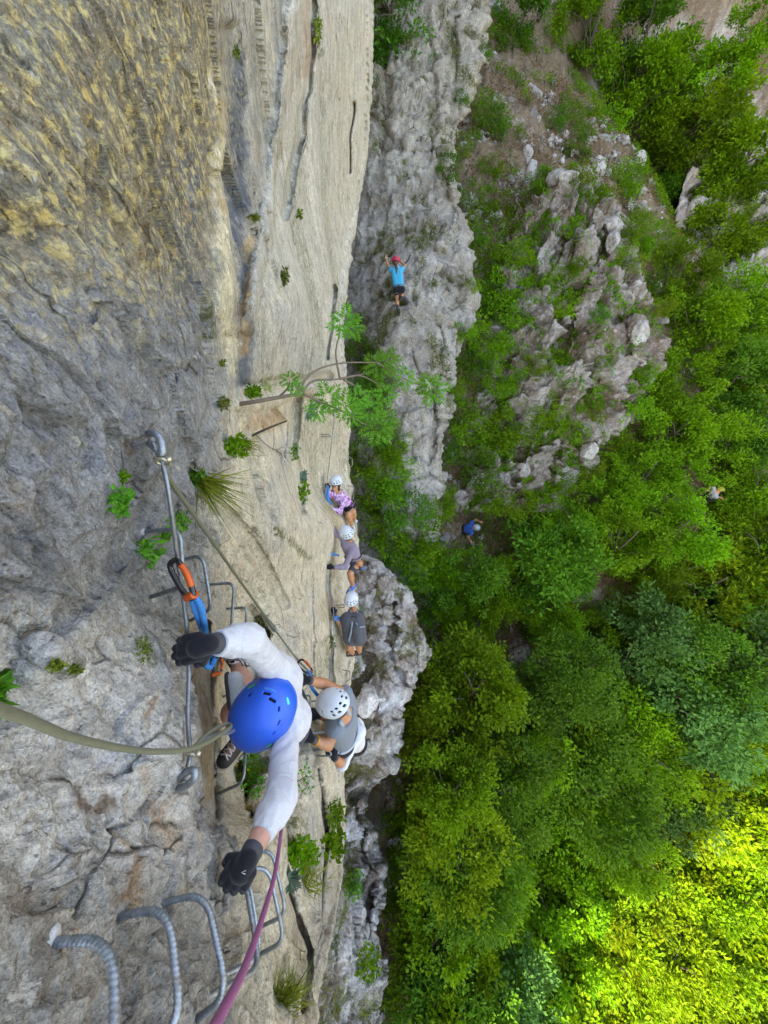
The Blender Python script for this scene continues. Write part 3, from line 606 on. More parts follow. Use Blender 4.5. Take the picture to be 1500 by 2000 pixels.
RUNGS = [('large ribbed steel rung nearest the camera in the bottom left corner', [(106,1841,.60),(222,1832,.585),(226,2090,.50),(120,2120,.51)], .0138, True),
 ('second ribbed steel rung up the lower ladder from the bottom left corner', [(236,1788,.75),(330,1772,.73),(356,2015,.64),(270,2045,.65)], .0138, True),
 ('third ribbed steel rung just left of the pink rope', [(318,1764,.93),(402,1742,.91),(446,1945,.80),(385,1990,.79)], .0138, True),
 ('steel rung held by the left hand of the blue helmeted climber', [(392,1738,1.20),(478,1714,1.185),(508,1890,1.10),(412,1945,1.06)], .0138, True),
 ('steel rung crossed by the pink rope just below the gripped rung', [(436,1722,1.32),(484,1706,1.30),(511,1868,1.22),(452,1898,1.17)], .0138, True),
 ('wide steel rung behind the pink rope beside the grey rosette plant', [(470,1702,1.46),(524,1690,1.44),(556,1838,1.34),(500,1868,1.30)], .0138, True),
 ('farthest rung of the lower ladder right of the pink rope', [(492,1668,1.62),(530,1656,1.6),(560,1785,1.5),(506,1812,1.46)], .0138, True),
 ('steel rung behind the cable beside the small broad leaved plant', [(284,1038,1.28),(352,1033,1.24),(358,1145,1.19),(294,1166,1.24)], .0138, True),
 ('steel rung directly right of the orange carabiner', [(350,1095,1.6),(396,1084,1.56),(413,1188,1.5),(372,1212,1.54)], .0138, True),
 ('steel rung above the bent right elbow of the blue helmeted climber', [(408,1142,1.96),(458,1138,1.9),(451,1232,1.84),(424,1250,1.88)], .0138, True),
 ('small rung under the olive cable beside the climber in the pale shirt', [(443,1189,2.25),(482,1186,2.18),(478,1262,2.1),(452,1275,2.15)], .0138, True),
 ('lowest rung of the upper ladder next to the mossy crack', [(470,1232,2.6),(498,1228,2.5),(500,1296,2.4),(470,1305,2.45)], .0165, False),
 ('rung under the black right shoe of the blue helmeted climber', [(424,1289,2.35),(474,1286,2.28),(480,1350,2.2),(436,1360,2.25)], .0165, False),
 ('bent rung under the laced left shoe of the blue helmeted climber', [(430,1468,2.05),(480,1452,1.98),(476,1528,1.86),(428,1549,1.84)], .0138, True),
 ('long rung between the two gloves of the grey vest climber', [(580,1360,3.1),(607,1358,3.05),(603,1428,2.95),(580,1434,3.0)], .0165, False),
 ('rung in front of the grey vest topmost of the three legs showing', [(606,1369,3.5),(640,1369,3.4),(640,1430,3.3),(608,1432,3.4)], .0165, False),
 ('rung in front of the grey vest middle of the three legs showing', [(606,1383,3.6),(642,1383,3.5),(644,1440,3.4),(610,1444,3.5)], .0165, False),
 ('rung in front of the grey vest lowest of the three legs showing', [(606,1397,3.7),(644,1397,3.6),(648,1450,3.5),(612,1455,3.6)], .0165, False),
 ('rung under the yellow bracelet arm upper of the pair', [(604,1450,3.4),(634,1452,3.3),(648,1462,3.25),(612,1466,3.35)], .0165, False),
 ('rung under the yellow bracelet arm lower of the pair', [(610,1462,3.6),(640,1462,3.5),(650,1476,3.45),(616,1477,3.5)], .0165, False),
 ('thin rung hanging free below the elbow of the white sleeved arm', [(660,1478,4.6),(674,1478,4.5),(671,1500,4.45),(660,1506,4.5)], .0165, False),
 ('small far rung beside the thin cable above the pink climber', [(627,849,6.6),(645,849,6.5),(647,853,6.5),(629,853,6.6)], .0165, False),
 ('thin rung sticking out behind the pink patterned climber', [(680,948,7.9),(692,952,7.85),(690,974,7.75),(684,984,7.8)], .0165, False),
 ('thin rung at the cliff edge above the head of the pink climber', [(680,892,7.7),(688,896,7.6),(688,910,7.5),(682,914,7.6)], .0165, False),
 ('far rung at the cliff edge below the backpack climber', [(668,1308,6.6),(684,1311,6.5),(683,1326,6.4),(676,1332,6.5)], .0165, False),
 ('small far rung under the helmet of the backpack climber', [(658,1182,6.9),(672,1181,6.8),(673,1186,6.8),(660,1187,6.9)], .0165, False)]
for lb, pts, dia, near in RUNGS: rung(lb, pts, dia, near)

def line(name, label, cat, pts, dia, mat, near=True, rib=None, step=None, group=None, sides=None):
    w = np.array([P(*p) for p in pts]); L = np.linalg.norm(np.diff(w, axis=0), axis=1).sum()
    path = resample(w, int(L / (step or (0.004 if near else 0.05))) + 6)
    mb = MB(); mb.tube(path, dia / 2, sides or (16 if near else 6), rib)
    return tag(mb.build(name, mat), label, cat, group)
line('cable', 'twisted steel cable from the eye bolt down past the gripping right glove', 'cable', [(300,862,.975),(308,885,.98),(318,905,.985),(331,970,1.0),(347,1090,1.08),(362,1200,1.15),(369,1290,1.17),(367,1400,1.1),(371,1470,1.03),(366,1500,1.01),(360,1525,1.0)], .0118, M_CABLE, True, strands(.055), group='safety cables of the route')
line('cable', 'thick olive cable sweeping in from the left edge and looping back behind the blue helmet', 'cable', [(-140,1352,.29),(-40,1374,.33),(50,1404,.42),(140,1440,.53),(240,1462,.68),(310,1468,.82),(370,1463,.94),(412,1446,1.04),(436,1430,1.14),(450,1420,1.26),(446,1414,1.3),(428,1419,1.2),(402,1436,1.12),(382,1457,1.06),(372,1478,1.02)], .0112, M_OLIVE, True, strands(.05, .0009), group='safety cables of the route')
line('cable', 'short steel cable loop tail beside the blue helmet', 'cable', [(371,1472,1.04),(398,1446,1.1),(428,1434,1.17),(446,1431,1.26),(456,1427,1.36)], .012, M_CABLE, True, strands(.05, .0009), group='safety cables of the route')
line('cable', 'straight olive cable running diagonally from the eye bolt to the grey vest climber', 'cable', [(320,918,1.0),(336,944,1.05),(400,1036,1.42),(470,1136,2.0),(540,1234,2.85),(590,1298,3.1),(640,1345,3.6)], .0135, M_OLIVE, True, strands(.05, .0009), .008, 'safety cables of the route')
line('cable', 'thin far cable running past the three white helmeted climbers', 'cable', [(668,640,7.6),(671,700,7.2),(663,760,6.7),(655,800,6.5),(648,860,6.5),(640,930,6.9),(632,985,7.0),(625,1045,6.9),(630,1090,6.8),(643,1150,6.75),(652,1200,6.65),(650,1260,6.5),(643,1325,6.2),(640,1390,5.6)], .013, M_CABLE, False, group='safety cables of the route')
line('cable', 'thin far cable on the grey wall beside the girl in the blue shirt', 'cable', [(690,330,12.66),(728,326,12.46),(764,316,12.26),(766,380,11.66),(777,450,11.26),(792,520,10.96),(797,570,10.86),(803,620,10.91),(822,665,11.06),(828,740,11.26),(838,800,11.56),(846,880,11.66)], .013, M_CABLE, False, group='safety cables of the route')
line('climbing_rope', 'pink climbing rope running from the climber to the bottom of the picture', 'rope', [(566,1480,1.9),(560,1545,1.72),(553,1590,1.48),(546,1650,1.2),(535,1715,.98),(510,1800,.74),(478,1890,.55),(440,1965,.42),(400,2040,.34),(360,2120,.29)], .0108, M_PINK, True, lambda s, a: .00025 * np.sin(8 * (a + s * 260)), .004)

# anchors with their clamps
def ring_path(c, u, v, ru, rv, n=60, a0=0, a1=2 * math.pi):
    a = np.linspace(a0, a1, n); return c + ru * np.cos(a)[:, None] * u + rv * np.sin(a)[:, None] * v
def img(dx, dy, dz=0):
    """a direction given across, down and away in the picture"""
    return norm(dx * Rv - dy * Uv + dz * Fv)
def anchor(label, pts, cpx, ct, tilt):
    root = empty('cable_anchor', P(*pts[0])); tag(root, label, 'anchor', 'cable anchors')
    w = rounded([P(*p) for p in pts], .03); path = resample(w, 90, False); mb = MB(); mb.tube(path, .0085, 14, rebar(.012, .001)); mb.build('eye_bolt', M_STEEL, root)
    c = P(cpx[0], cpx[1], ct); mb = MB(); mb.tube(ring_path(c, img(1, .1), img(.0, .5, .8), .017, .012, 40), .0045, 10); cl = mb.build('cable_clamp', M_BRASS, root)
    mb = MB(); q = c + img(1, 0) * .016; mb.tube([q, q + img(.2, -.6, -.6) * .014], .0075, 6); mb.build('clamp_nut', M_BRASS, cl)
    return root
anchor('eye bolt at the top end of the steel cable on the grey rock', [(288,852,1.02),(290,846,1.0),(306,846,.97),(317,866,.965),(318,892,.97),(310,880,.985),(298,872,1.0),(288,860,1.03)], (318,902), .975, 0)
anchor('eye bolt loop at the lower end of the steel cable left of the laced shoe', [(338,1538,1.06),(342,1526,1.02),(362,1508,.985),(380,1502,.975),(382,1518,.97),(364,1536,.985),(342,1542,1.03),(336,1548,1.08)], (375,1473), 1.015, 0)
anchor('mid span anchor holding the diagonal olive cable above the mossy hole', [(508,1198,3.0),(520,1206,2.95),(534,1222,2.84),(542,1234,2.8),(534,1232,2.86),(524,1218,2.95),(514,1206,3.02)], (521,1202), 2.93, 0)
anchor('small far anchor on the cable between the gloves of the mauve shirt climber', [(604,1060,7.1),(612,1059,7.0),(622,1056,6.9),(628,1058,6.88),(622,1061,6.92),(612,1062,7.0)], (623,1058), 6.86, 0)
anchor('small far anchor at the cable above the hand of the backpack climber', [(642,1208,6.9),(648,1207,6.8),(655,1208,6.72),(655,1211,6.74),(648,1211,6.8)], (654,1209), 6.7, 0)

# carabiners and elastic lanyards
def carabiner(label, c, along, across, L=.115, Wd=.058, parts=('frame', 'gate')):
    root = empty('carabiner', c); tag(root, label, 'carabiner', 'carabiners clipped to the cables')
    a = np.linspace(0, 2 * math.pi, 70, endpoint=True)
    r = np.stack([np.sign(np.cos(a)) * np.abs(np.cos(a)) ** .75 * L / 2, np.sign(np.sin(a)) * np.abs(np.sin(a)) ** .7 * Wd / 2 * (1 + .22 * np.cos(a))], -1)
    path = c + r[:, :1] * along + r[:, 1:] * across; n = np.cross(along, across)
    mb = MB(); mb.tube(path, .0078 * min(1, L / .1), 12); mb.build('frame', M_DKSTEEL, root)
    g0 = c + along * L * .32 + across * Wd * .5; g1 = c - along * L * .25 + across * Wd * .44
    mb = MB(); mb.tube(resample([g0, (g0 + g1) / 2 + across * .006, g1], 16), [.0085 * min(1, L / .1)] * 16, 12); mb.build('gate', M_ORANGE, root)
    mb = MB(); q = c - along * L * .44; mb.tube(resample([q - across * .02, q, q + across * .02 * min(1, L / .1)], 10), .012 * min(1, L / .1), 12); mb.build('sling_keeper', M_ORANGE, root)
    return root
def elastic(label, strandsP, dia=.02, mat=None, near=True, group='blue elastic lanyards'):
    root = empty('lanyard', P(*strandsP[0][0])); tag(root, label, 'lanyard', group)
    for pts in strandsP:
        w = np.array([P(*p) for p in pts]); L = np.linalg.norm(np.diff(w, axis=0), axis=1).sum(); path = resample(w, int(L / (.0018 if near else .02)) + 8)
        mb = MB(); mb.tube(path, dia / 2, 12, (lambda s, a: -.0028 * (0.5 + 0.5 * np.sin(s * 2 * math.pi / .0105 + .9 * np.sin(a)))) if near else None); mb.build('elastic_strand', mat or M_BLUEW, root)
    return root
c1 = P(356, 1132, 1.06)
carabiner('black and orange carabiner clipped on the steel cable above the right glove', c1, img(-.5, -.85, .1), img(.75, -.35, -.56), .112, .056)
elastic('pair of blue elastic lanyard legs from the orange carabiner to behind the right glove', [[(372,1158,1.08),(379,1184,1.11),(388,1210,1.2),(398,1240,1.34),(404,1270,1.42),(410,1296,1.44)], [(376,1158,1.08),(392,1184,1.10),(398,1212,1.2),(403,1240,1.34),(410,1270,1.42),(418,1290,1.44)]], .0185)
carabiner('small carabiner with an orange body hanging below the right glove', P(424, 1300, 1.42), img(-.2, -.9, .2), img(.9, -.2, .2), .06, .032)
elastic('short blue lanyard loop hanging below the right glove', [[(412,1266,1.4),(404,1288,1.36),(403,1300,1.36),(412,1302,1.38),(420,1286,1.4)]], .02)
carabiner('carabiner on the olive cable just above the glove of the grey vest climber', P(596, 1303, 3.04), img(-.75, -.66, .1), img(.66, -.75, -.1), .13, .062)
elastic('blue lanyard from the olive cable down to the white helmet of the grey vest climber', [[(601,1310,3.0),(607,1322,2.96),(607,1336,2.94),(612,1348,2.98),(620,1358,3.05)]], .026)
elastic('blue lanyard in front of the pink patterned climber', [[(640,948,7.2),(641,962,7.2),(642,975,7.25),(648,985,7.35)], [(637,952,7.2),(638,966,7.2),(641,982,7.25)]], .03, None, False)
elastic('pair of blue lanyard legs from the cable to the mauve shirt climber', [[(624,1060,6.84),(634,1072,6.8),(646,1082,6.85),(660,1084,6.95)], [(626,1059,6.84),(638,1068,6.8),(648,1080,6.85),(662,1085,6.95)]], .03, None, False)
elastic('blue lanyard at the chest of the backpack climber', [[(653,1207,6.68),(658,1204,6.7),(664,1208,6.8)], [(653,1210,6.68),(660,1211,6.72),(666,1212,6.8)]], .03, None, False)
elastic('black lanyard beside the girl in the blue shirt', [[(801,498,11.05),(797,508,10.85),(792,514,10.75)]], .035, M_BLACKW, False, 'black lanyards')
# ================================================================== people
def surface_nets(D, org, vox):
    s = D < 0; nx, ny, nz = D.shape
    cs = np.zeros((nx - 1, ny - 1, nz - 1), np.uint8)
    for a in (0, 1):
        for b in (0, 1):
            for c in (0, 1): cs += s[a:nx - 1 + a, b:ny - 1 + b, c:nz - 1 + c]
    act = (cs > 0) & (cs < 8); co = np.argwhere(act); idx = np.full(act.shape, -1, np.int64); idx[act] = np.arange(len(co))
    acc = np.zeros((len(co), 3)); cnt = np.zeros(len(co)); E = []
    C8 = [(a, b, c) for a in (0, 1) for b in (0, 1) for c in (0, 1)]
    for i, p in enumerate(C8):
        for q in C8[i + 1:]:
            if sum(abs(p[k] - q[k]) for k in range(3)) == 1: E.append((p, q))
    for p, q in E:
        va = D[co[:, 0] + p[0], co[:, 1] + p[1], co[:, 2] + p[2]]; vb = D[co[:, 0] + q[0], co[:, 1] + q[1], co[:, 2] + q[2]]
        m_ = (va < 0) != (vb < 0); tt = np.where(m_, va / np.where(m_, va - vb, 1), 0)
        acc += (np.array(p) + (np.array(q) - np.array(p)) * tt[:, None]) * m_[:, None]; cnt += m_
    V = org + (co + acc / cnt[:, None]) * vox; F = []
    for ax in range(3):
        sl = [slice(None)] * 3; s2 = [slice(None)] * 3; sl[ax] = slice(0, -1); s2[ax] = slice(1, None)
        ch = s[tuple(sl)] != s[tuple(s2)]; e = np.argwhere(ch); o1, o2 = [k for k in range(3) if k != ax]
        ok = (e[:, o1] > 0) & (e[:, o2] > 0) & (e[:, o1] < D.shape[o1] - 1) & (e[:, o2] < D.shape[o2] - 1); e = e[ok]
        def cell(d1, d2):
            c = e.copy(); c[:, o1] -= d1; c[:, o2] -= d2; return idx[c[:, 0], c[:, 1], c[:, 2]]
        q = np.stack([cell(1, 1), cell(0, 1), cell(0, 0), cell(1, 0)], -1)
        ins = s[e[:, 0], e[:, 1], e[:, 2]]; fl = ins if ax != 1 else ~ins
        q[~fl] = q[~fl][:, ::-1]; F.append(q)
    F = np.vstack(F); return V, F[(F >= 0).all(1)]
# primitives: ('c', a, b, ra, rb) tapered limb; ('e', centre, radii, axes 3x3); ('b', centre, half sizes, axes, rounding)
def cap(a, b, ra, rb=None): return ('c', np.asarray(a, float), np.asarray(b, float), ra, ra if rb is None else rb)
def ell(c, r, ax=None): return ('e', np.asarray(c, float), np.asarray(r, float), np.eye(3) if ax is None else np.asarray(ax, float))
def box(c, h, ax=None, rd=.004): return ('b', np.asarray(c, float), np.asarray(h, float), np.eye(3) if ax is None else np.asarray(ax, float), rd)
def bbox(p):
    if p[0] == 'c': return np.minimum(p[1] - p[3], p[2] - p[4]), np.maximum(p[1] + p[3], p[2] + p[4])
    r = np.linalg.norm(p[2]) if p[0] == 'b' else p[2].max(); return p[1] - r, p[1] + r
def sd(p, X):
    if p[0] == 'c':
        ab = p[2] - p[1]; h = np.clip(((X - p[1]) @ ab) / (ab @ ab + 1e-12), 0, 1)
        return np.linalg.norm(X - p[1] - h[..., None] * ab, axis=-1) - (p[3] + (p[4] - p[3]) * h)
    q = (X - p[1]) @ p[3].T
    if p[0] == 'e':
        k0 = np.linalg.norm(q / p[2], axis=-1); k1 = np.linalg.norm(q / p[2] ** 2, axis=-1) + 1e-9; return k0 * (k0 - 1) / k1
    d = np.abs(q) - p[2] + p[4]; return np.linalg.norm(np.maximum(d, 0), axis=-1) + np.minimum(d.max(-1), 0) - p[4]
def sdf(prims, vox, k=.02, cuts=(), sub=(), wob=None, fine=9999):
    """one smooth skin round all the primitives; cuts are (point, outward normal) planes, sub are carved out"""
    lo = np.min([bbox(p)[0] for p in prims], 0) - 3 * vox - k * .5; hi = np.max([bbox(p)[1] for p in prims], 0) + 3 * vox + k * .5
    n = np.ceil((hi - lo) / vox).astype(int) + 1; D = np.full(n, 0.4, np.float32)
    def window(p, pad):
        a, b = bbox(p); i0 = np.clip(np.floor((a - pad - lo) / vox).astype(int), 0, n - 1); i1 = np.clip(np.ceil((b + pad - lo) / vox).astype(int) + 1, 1, n)
        g = np.stack(np.meshgrid(*[lo[j] + np.arange(i0[j], i1[j]) * vox for j in range(3)], indexing='ij'), -1)
        return tuple(slice(i0[j], i1[j]) for j in range(3)), g
    k0 = k
    for j_, p in enumerate(prims):
        k = k0 if j_ < fine else k0 * .25
        w, g = window(p, k + 3 * vox); b = sd(p, g); a = D[w]
        h = np.clip(.5 + .5 * (a - b) / k, 0, 1); D[w] = a + (b - a) * h - k * h * (1 - h)
    if wob is not None or cuts:
        m_ = np.abs(D) < .05; X = lo + np.argwhere(m_) * vox
        if wob is not None: D[m_] += wob(X)
        if cuts:
            X = np.stack(np.meshgrid(*[lo[j] + np.arange(n[j]) * vox for j in range(3)], indexing='ij'), -1)
            for c in cuts:
                pl = (X - np.asarray(c[0])) @ np.asarray(c[1], float)
                if len(c) > 2: pl = np.where(np.linalg.norm(X - np.asarray(c[0]), axis=-1) < c[2], pl, -1.0)
                D = np.maximum(D, pl)
    for p in sub:
        w, g = window(p, 4 * vox); D[w] = np.maximum(D[w], -sd(p, g))
    return surface_nets(D.astype(np.float64), lo, vox)
def sdf_obj(name, prims, vox, mat, parent, **kw):
    v, f = sdf(prims, vox, **kw); return mesh_obj(name, v, f, mat, parent)

def skin_mat(name, col): return plain(name, col, 0.5, 0, 0.14, 35, 0.0006, 300)
SK_TAN = skin_mat('tanned_skin', (0.46, 0.205, 0.105)); SK_PINK = skin_mat('pale_skin', (0.52, 0.27, 0.20)); SK_WARM = skin_mat('warm_skin', (0.50, 0.24, 0.12))  # plain skin tones: tanned, pale and warm
def cloth(name, col, var=.1, scale=220, bump=.0012): return plain(name, col, .92, 0, var, scale, bump, 500, .15, spec=.2)
M_HEATHER = cloth('pale_heather_shirt', (0.585, 0.59, 0.625), .11, 150, .002); M_WHITE = cloth('white_cotton', (0.62, 0.62, 0.65)); M_GREYV = cloth('grey_vest', (0.17, 0.20, 0.235), .15)
M_MAUVE = cloth('mauve_shirt', (0.235, 0.195, 0.25)); M_CHAR = cloth('charcoal_cloth', (0.055, 0.055, 0.068)); M_BLK = cloth('black_cloth', (0.010, 0.010, 0.014)); M_GLOVE = cloth('black_glove', (0.012, 0.012, 0.017), .3, 120)
M_CUFF = plain('glove_cuff', (0.045, 0.05, 0.064), .6, 0, .2, 200, .0005, 600); M_TEAL = cloth('turquoise_shirt', (0.012, 0.33, 0.53)); M_BLUEC = cloth('blue_shirt', (0.02, 0.10, 0.42)); M_PALE = cloth('grey_white_shirt', (0.28, 0.31, 0.33))
M_HAIRB = plain('brown_hair', (0.085, 0.036, 0.016), .5, 0, .3, 300); M_HAIRD = plain('dark_hair', (0.018, 0.013, 0.011), .5, 0, .3, 300)
M_SHOE = plain('dark_shoe', (0.026, 0.022, 0.022), .6, 0, .2, 150, .0006, 500); M_SOLE = plain('cream_sole', (0.55, 0.50, 0.40), .7); M_LACE = plain('shoe_lace', (0.55, 0.50, 0.50), .8); M_SHOEB = plain('blue_shoe', (0.02, 0.13, 0.42), .6); M_SHOEG = plain('grey_shoe', (0.42, 0.45, 0.47), .65); M_SOLED = plain('rubber_sole', (0.035, 0.038, 0.042), .8)
M_HBLUE = plain('blue_helmet_shell', (0.0, 0.112, 0.64), .42, 0, .06, 20, .00012, 900); M_HWHITE = plain('white_helmet_shell', (0.58, 0.62, 0.66), .38, 0, .05, 20); M_HRED = plain('red_helmet_shell', (0.55, 0.02, 0.07), .35); M_HYEL = plain('yellow_helmet_shell', (0.25, 0.27, 0.02), .5); M_HGREY = plain('grey_helmet_shell', (0.34, 0.38, 0.42), .4)
M_LINER = plain('helmet_foam', (0.006, 0.006, 0.007), .9); M_GREENS = plain('green_sticker', (0.02, 0.72, 0.06), .4); M_CYANS = plain('cyan_sticker', (0.0, 0.68, 0.50), .4); M_CYANT = plain('cyan_print', (0.05, 0.42, 0.80), .5)
M_EYE = plain('eye', (0.02, 0.015, 0.01), .2); M_LIP = plain('lips', (0.40, 0.12, 0.09), .5); M_GOLD = plain('yellow_bracelet', (0.80, 0.42, 0.02), .4, .3); M_WATCH = plain('white_wristband', (0.75, 0.75, 0.75), .5)
def floral():
    mt, t, out = nodes('floral_print'); b = N_(t, 'ShaderNodeBsdfPrincipled'); tc = N_(t, 'ShaderNodeTexCoord').outputs['Object']
    n = noise_tex(t, 26, 4, .6, tc, 1.2); c = ramp(t, [(0, (.03, .012, .06)), (.38, (.30, .05, .26)), (.47, (.52, .30, .56)), (.55, (.72, .62, .76)), (.66, (.50, .08, .28))], n, 'CONSTANT')
    t.links.new(c, b.inputs['Base Color']); b.inputs['Roughness'].default_value = .9; t.links.new(b.outputs[0], out.inputs[0]); return mt
M_FLORAL = floral()
def wrinkle(amp, sc=16, seed=0): return lambda X: amp * (np.abs(noise(X * sc * np.array((1, 1, 1.6)) + seed + 1.5 * noise(X * 5)[:, None])) * 1.5 + .45 * np.abs(noise(X * sc * 2.6 + seed)) - .5)
def folds(arms, s, wr):
    """cloth creases: soft crumples plus rings round the sleeves"""
    base = wrinkle(wr * .8 * s, 13 / s)
    def f(X):
        d = base(X); n1 = noise(X * 9); n2 = noise(X * 22 + 4)
        for sh, el, w in arms.values():
            for a, b, off in ((sh, el, 0.0), (el, w, 2.0)):
                ab = b - a; L = np.linalg.norm(ab); u = ((X - a) @ ab) / (L * L); r = np.linalg.norm(X - a - np.clip(u, 0, 1)[:, None] * ab, axis=1); k = (1 - sstep(.05, .085, r)) * sstep(-.15, .1, u) * (1 - sstep(.9, 1.1, u))
                near_end = np.maximum(1 - sstep(0, .45, u), sstep(.55, .95, u)); ph = u * L / .021 * 2 * math.pi * .5 + 3.2 * n1 + off
                d = d + k * (.25 + .75 * near_end) * .0042 * s * (np.abs(np.sin(ph)) - .45) * (.5 + n2)
        return d
    return f
def frame(y, z):
    """axes with y forward, z as near the second direction as can be: rows x, y, z"""
    y = norm(y); z = norm(z - y * np.dot(z, y)); return np.array((np.cross(y, z), y, z))

def hand(W, A, s=1.0, grip=1.0, tips=True):
    """a hand closed round a bar that crosses the palm. W wrist, rows of A: thumb side, towards the knuckles, back of the hand"""
    L = lambda x, y, z: W + s * (x * A[0] + y * A[1] + z * A[2])
    palm = [cap(L(0, -.005, 0), L(0, .03, .002), .029 * s, .034 * s), cap(L(.028, .03, .003), L(.034, .078, .006), .017 * s, .0145 * s), cap(L(.008, .03, .006), L(.010, .084, .010), .018 * s, .0145 * s), cap(L(-.012, .03, .005), L(-.010, .080, .008), .017 * s, .014 * s), cap(L(-.028, .026, .001), L(-.033, .070, .003), .016 * s, .0125 * s)]
    fingers, tipsP = [], []
    for x, y0, l, r in ((.034, .078, .97, .0108), (.0115, .085, 1.06, .0112), (-.0115, .081, 1.0, .0108), (-.033, .070, .80, .0094)):
        a = L(x, y0, .006); b = L(x * 1.03, y0 + .034 * l, -.006 * grip - .002); c = L(x * 1.03, y0 + .034 * l - .004 * grip, -.006 - .026 * l * grip); d = L(x, y0 + .012, -.012 - .034 * l * grip)
        fingers += [cap(a, b, r * s, r * .96 * s), cap(b, c, r * .96 * s, r * .88 * s)]; tipsP += [cap(b * .3 + c * .7, d, r * .84 * s, r * .7 * s)]
    th = [cap(L(.022, .010, -.006), L(.052, .036, -.014), .016 * s, .0125 * s), cap(L(.052, .036, -.014), L(.056, .060, -.022), .0122 * s, .0108 * s)]
    tht = [cap(L(.056, .058, -.021), L(.044, .086, -.030), .0108 * s, .0092 * s)]
    return palm + fingers + th, tipsP + tht

def helmet_arrays(vox=.004):
    shell = [ell((0, 0, 0), (.121, .150, .118))]; slots = []
    for az in (-64, -40, -14, 14, 40, 64, 116, 140, 166, 194, 220, 244):
        for el, sz in ((14, (.010, .02, .013)), (32, (.008, .02, .009))):
            if el == 32 and abs(az) < 20: continue
            a, e = math.radians(az), math.radians(el); n = np.array((math.sin(a) * math.cos(e), math.cos(a) * math.cos(e), math.sin(e)))
            p = n / np.linalg.norm(n / (.121, .150, .118)); z = norm(n / np.array((.121, .150, .118)) ** 2); x = norm(np.cross((0, 0, 1.0), z)); y = np.cross(z, x)
            slots.append(box(p, (sz[0] * 1.2, sz[2], .018), np.array((x * .9 + y * .35, y, z)), .003))
    rim = [((0, 0, -.035), (0, .28, -1.0)), ((0, 0, -.05), (0, -.2, -1.0))]
    A = sdf(shell, vox, .01, rim, slots); B = sdf([ell((0, 0, 0), (.110, .138, .106))], vox * 1.6, .01, [((0, 0, -.03), (0, 0, -1.0))]); return A, B
HELM = helmet_arrays()
def put_helmet(parent, c, ax, mat, s=1.0):
    """ax rows: right, front, up"""
    (v, f), (lv, lf) = HELM
    o = mesh_obj('helmet', c + (v * s) @ ax, f, mat, parent); mesh_obj('helmet_liner', c + (lv * s) @ ax, lf, M_LINER, o); return o

def lace_shoe(parent, ank, toe, up, mat, sole, laces=None, vox=.006, s=1.0, name='shoe'):
    y = norm(toe - ank); A = frame(y, up); L = np.linalg.norm(toe - ank); hl = ank - A[1] * .055 * s
    b = lambda x, yy, z: hl + x * A[0] * s + yy * A[1] * s + z * A[2] * s; Lf = L / s + .10
    up_ = [cap(b(0, .03, -.02), b(0, .035, .035), .040 * s, .040 * s), cap(b(0, .03, -.035), b(.004, Lf - .045, -.04), .038 * s, .041 * s), cap(b(0, .09, .0), b(.003, Lf - .08, -.03), .035 * s, .033 * s)]
    o = sdf_obj(name, up_, vox, mat, parent, k=.03, cuts=[(b(0, 0, -.062), -A[2])])
    sl = [cap(b(0, .03, -.06), b(.005, Lf - .045, -.06), .041 * s, .044 * s)]
    sdf_obj('sole', sl, vox, sole, o, k=.01, cuts=[(b(0, 0, -.052), A[2]), (b(0, 0, -.078), -A[2])])
    if laces:
        mb = MB()
        for i in range(4):
            yy = .10 + .026 * i; z = .046 - .010 * i
            mb.tube(resample([b(-.024, yy, z - .012), b(0, yy + .010, z + .004), b(.024, yy + .02, z - .014)], 8), .0042 * s, 5); mb.tube(resample([b(.024, yy, z - .012), b(0, yy + .010, z + .006), b(-.024, yy + .02, z - .014)], 8), .0042 * s, 5)
        mb.build('lace', laces, o)
    return o

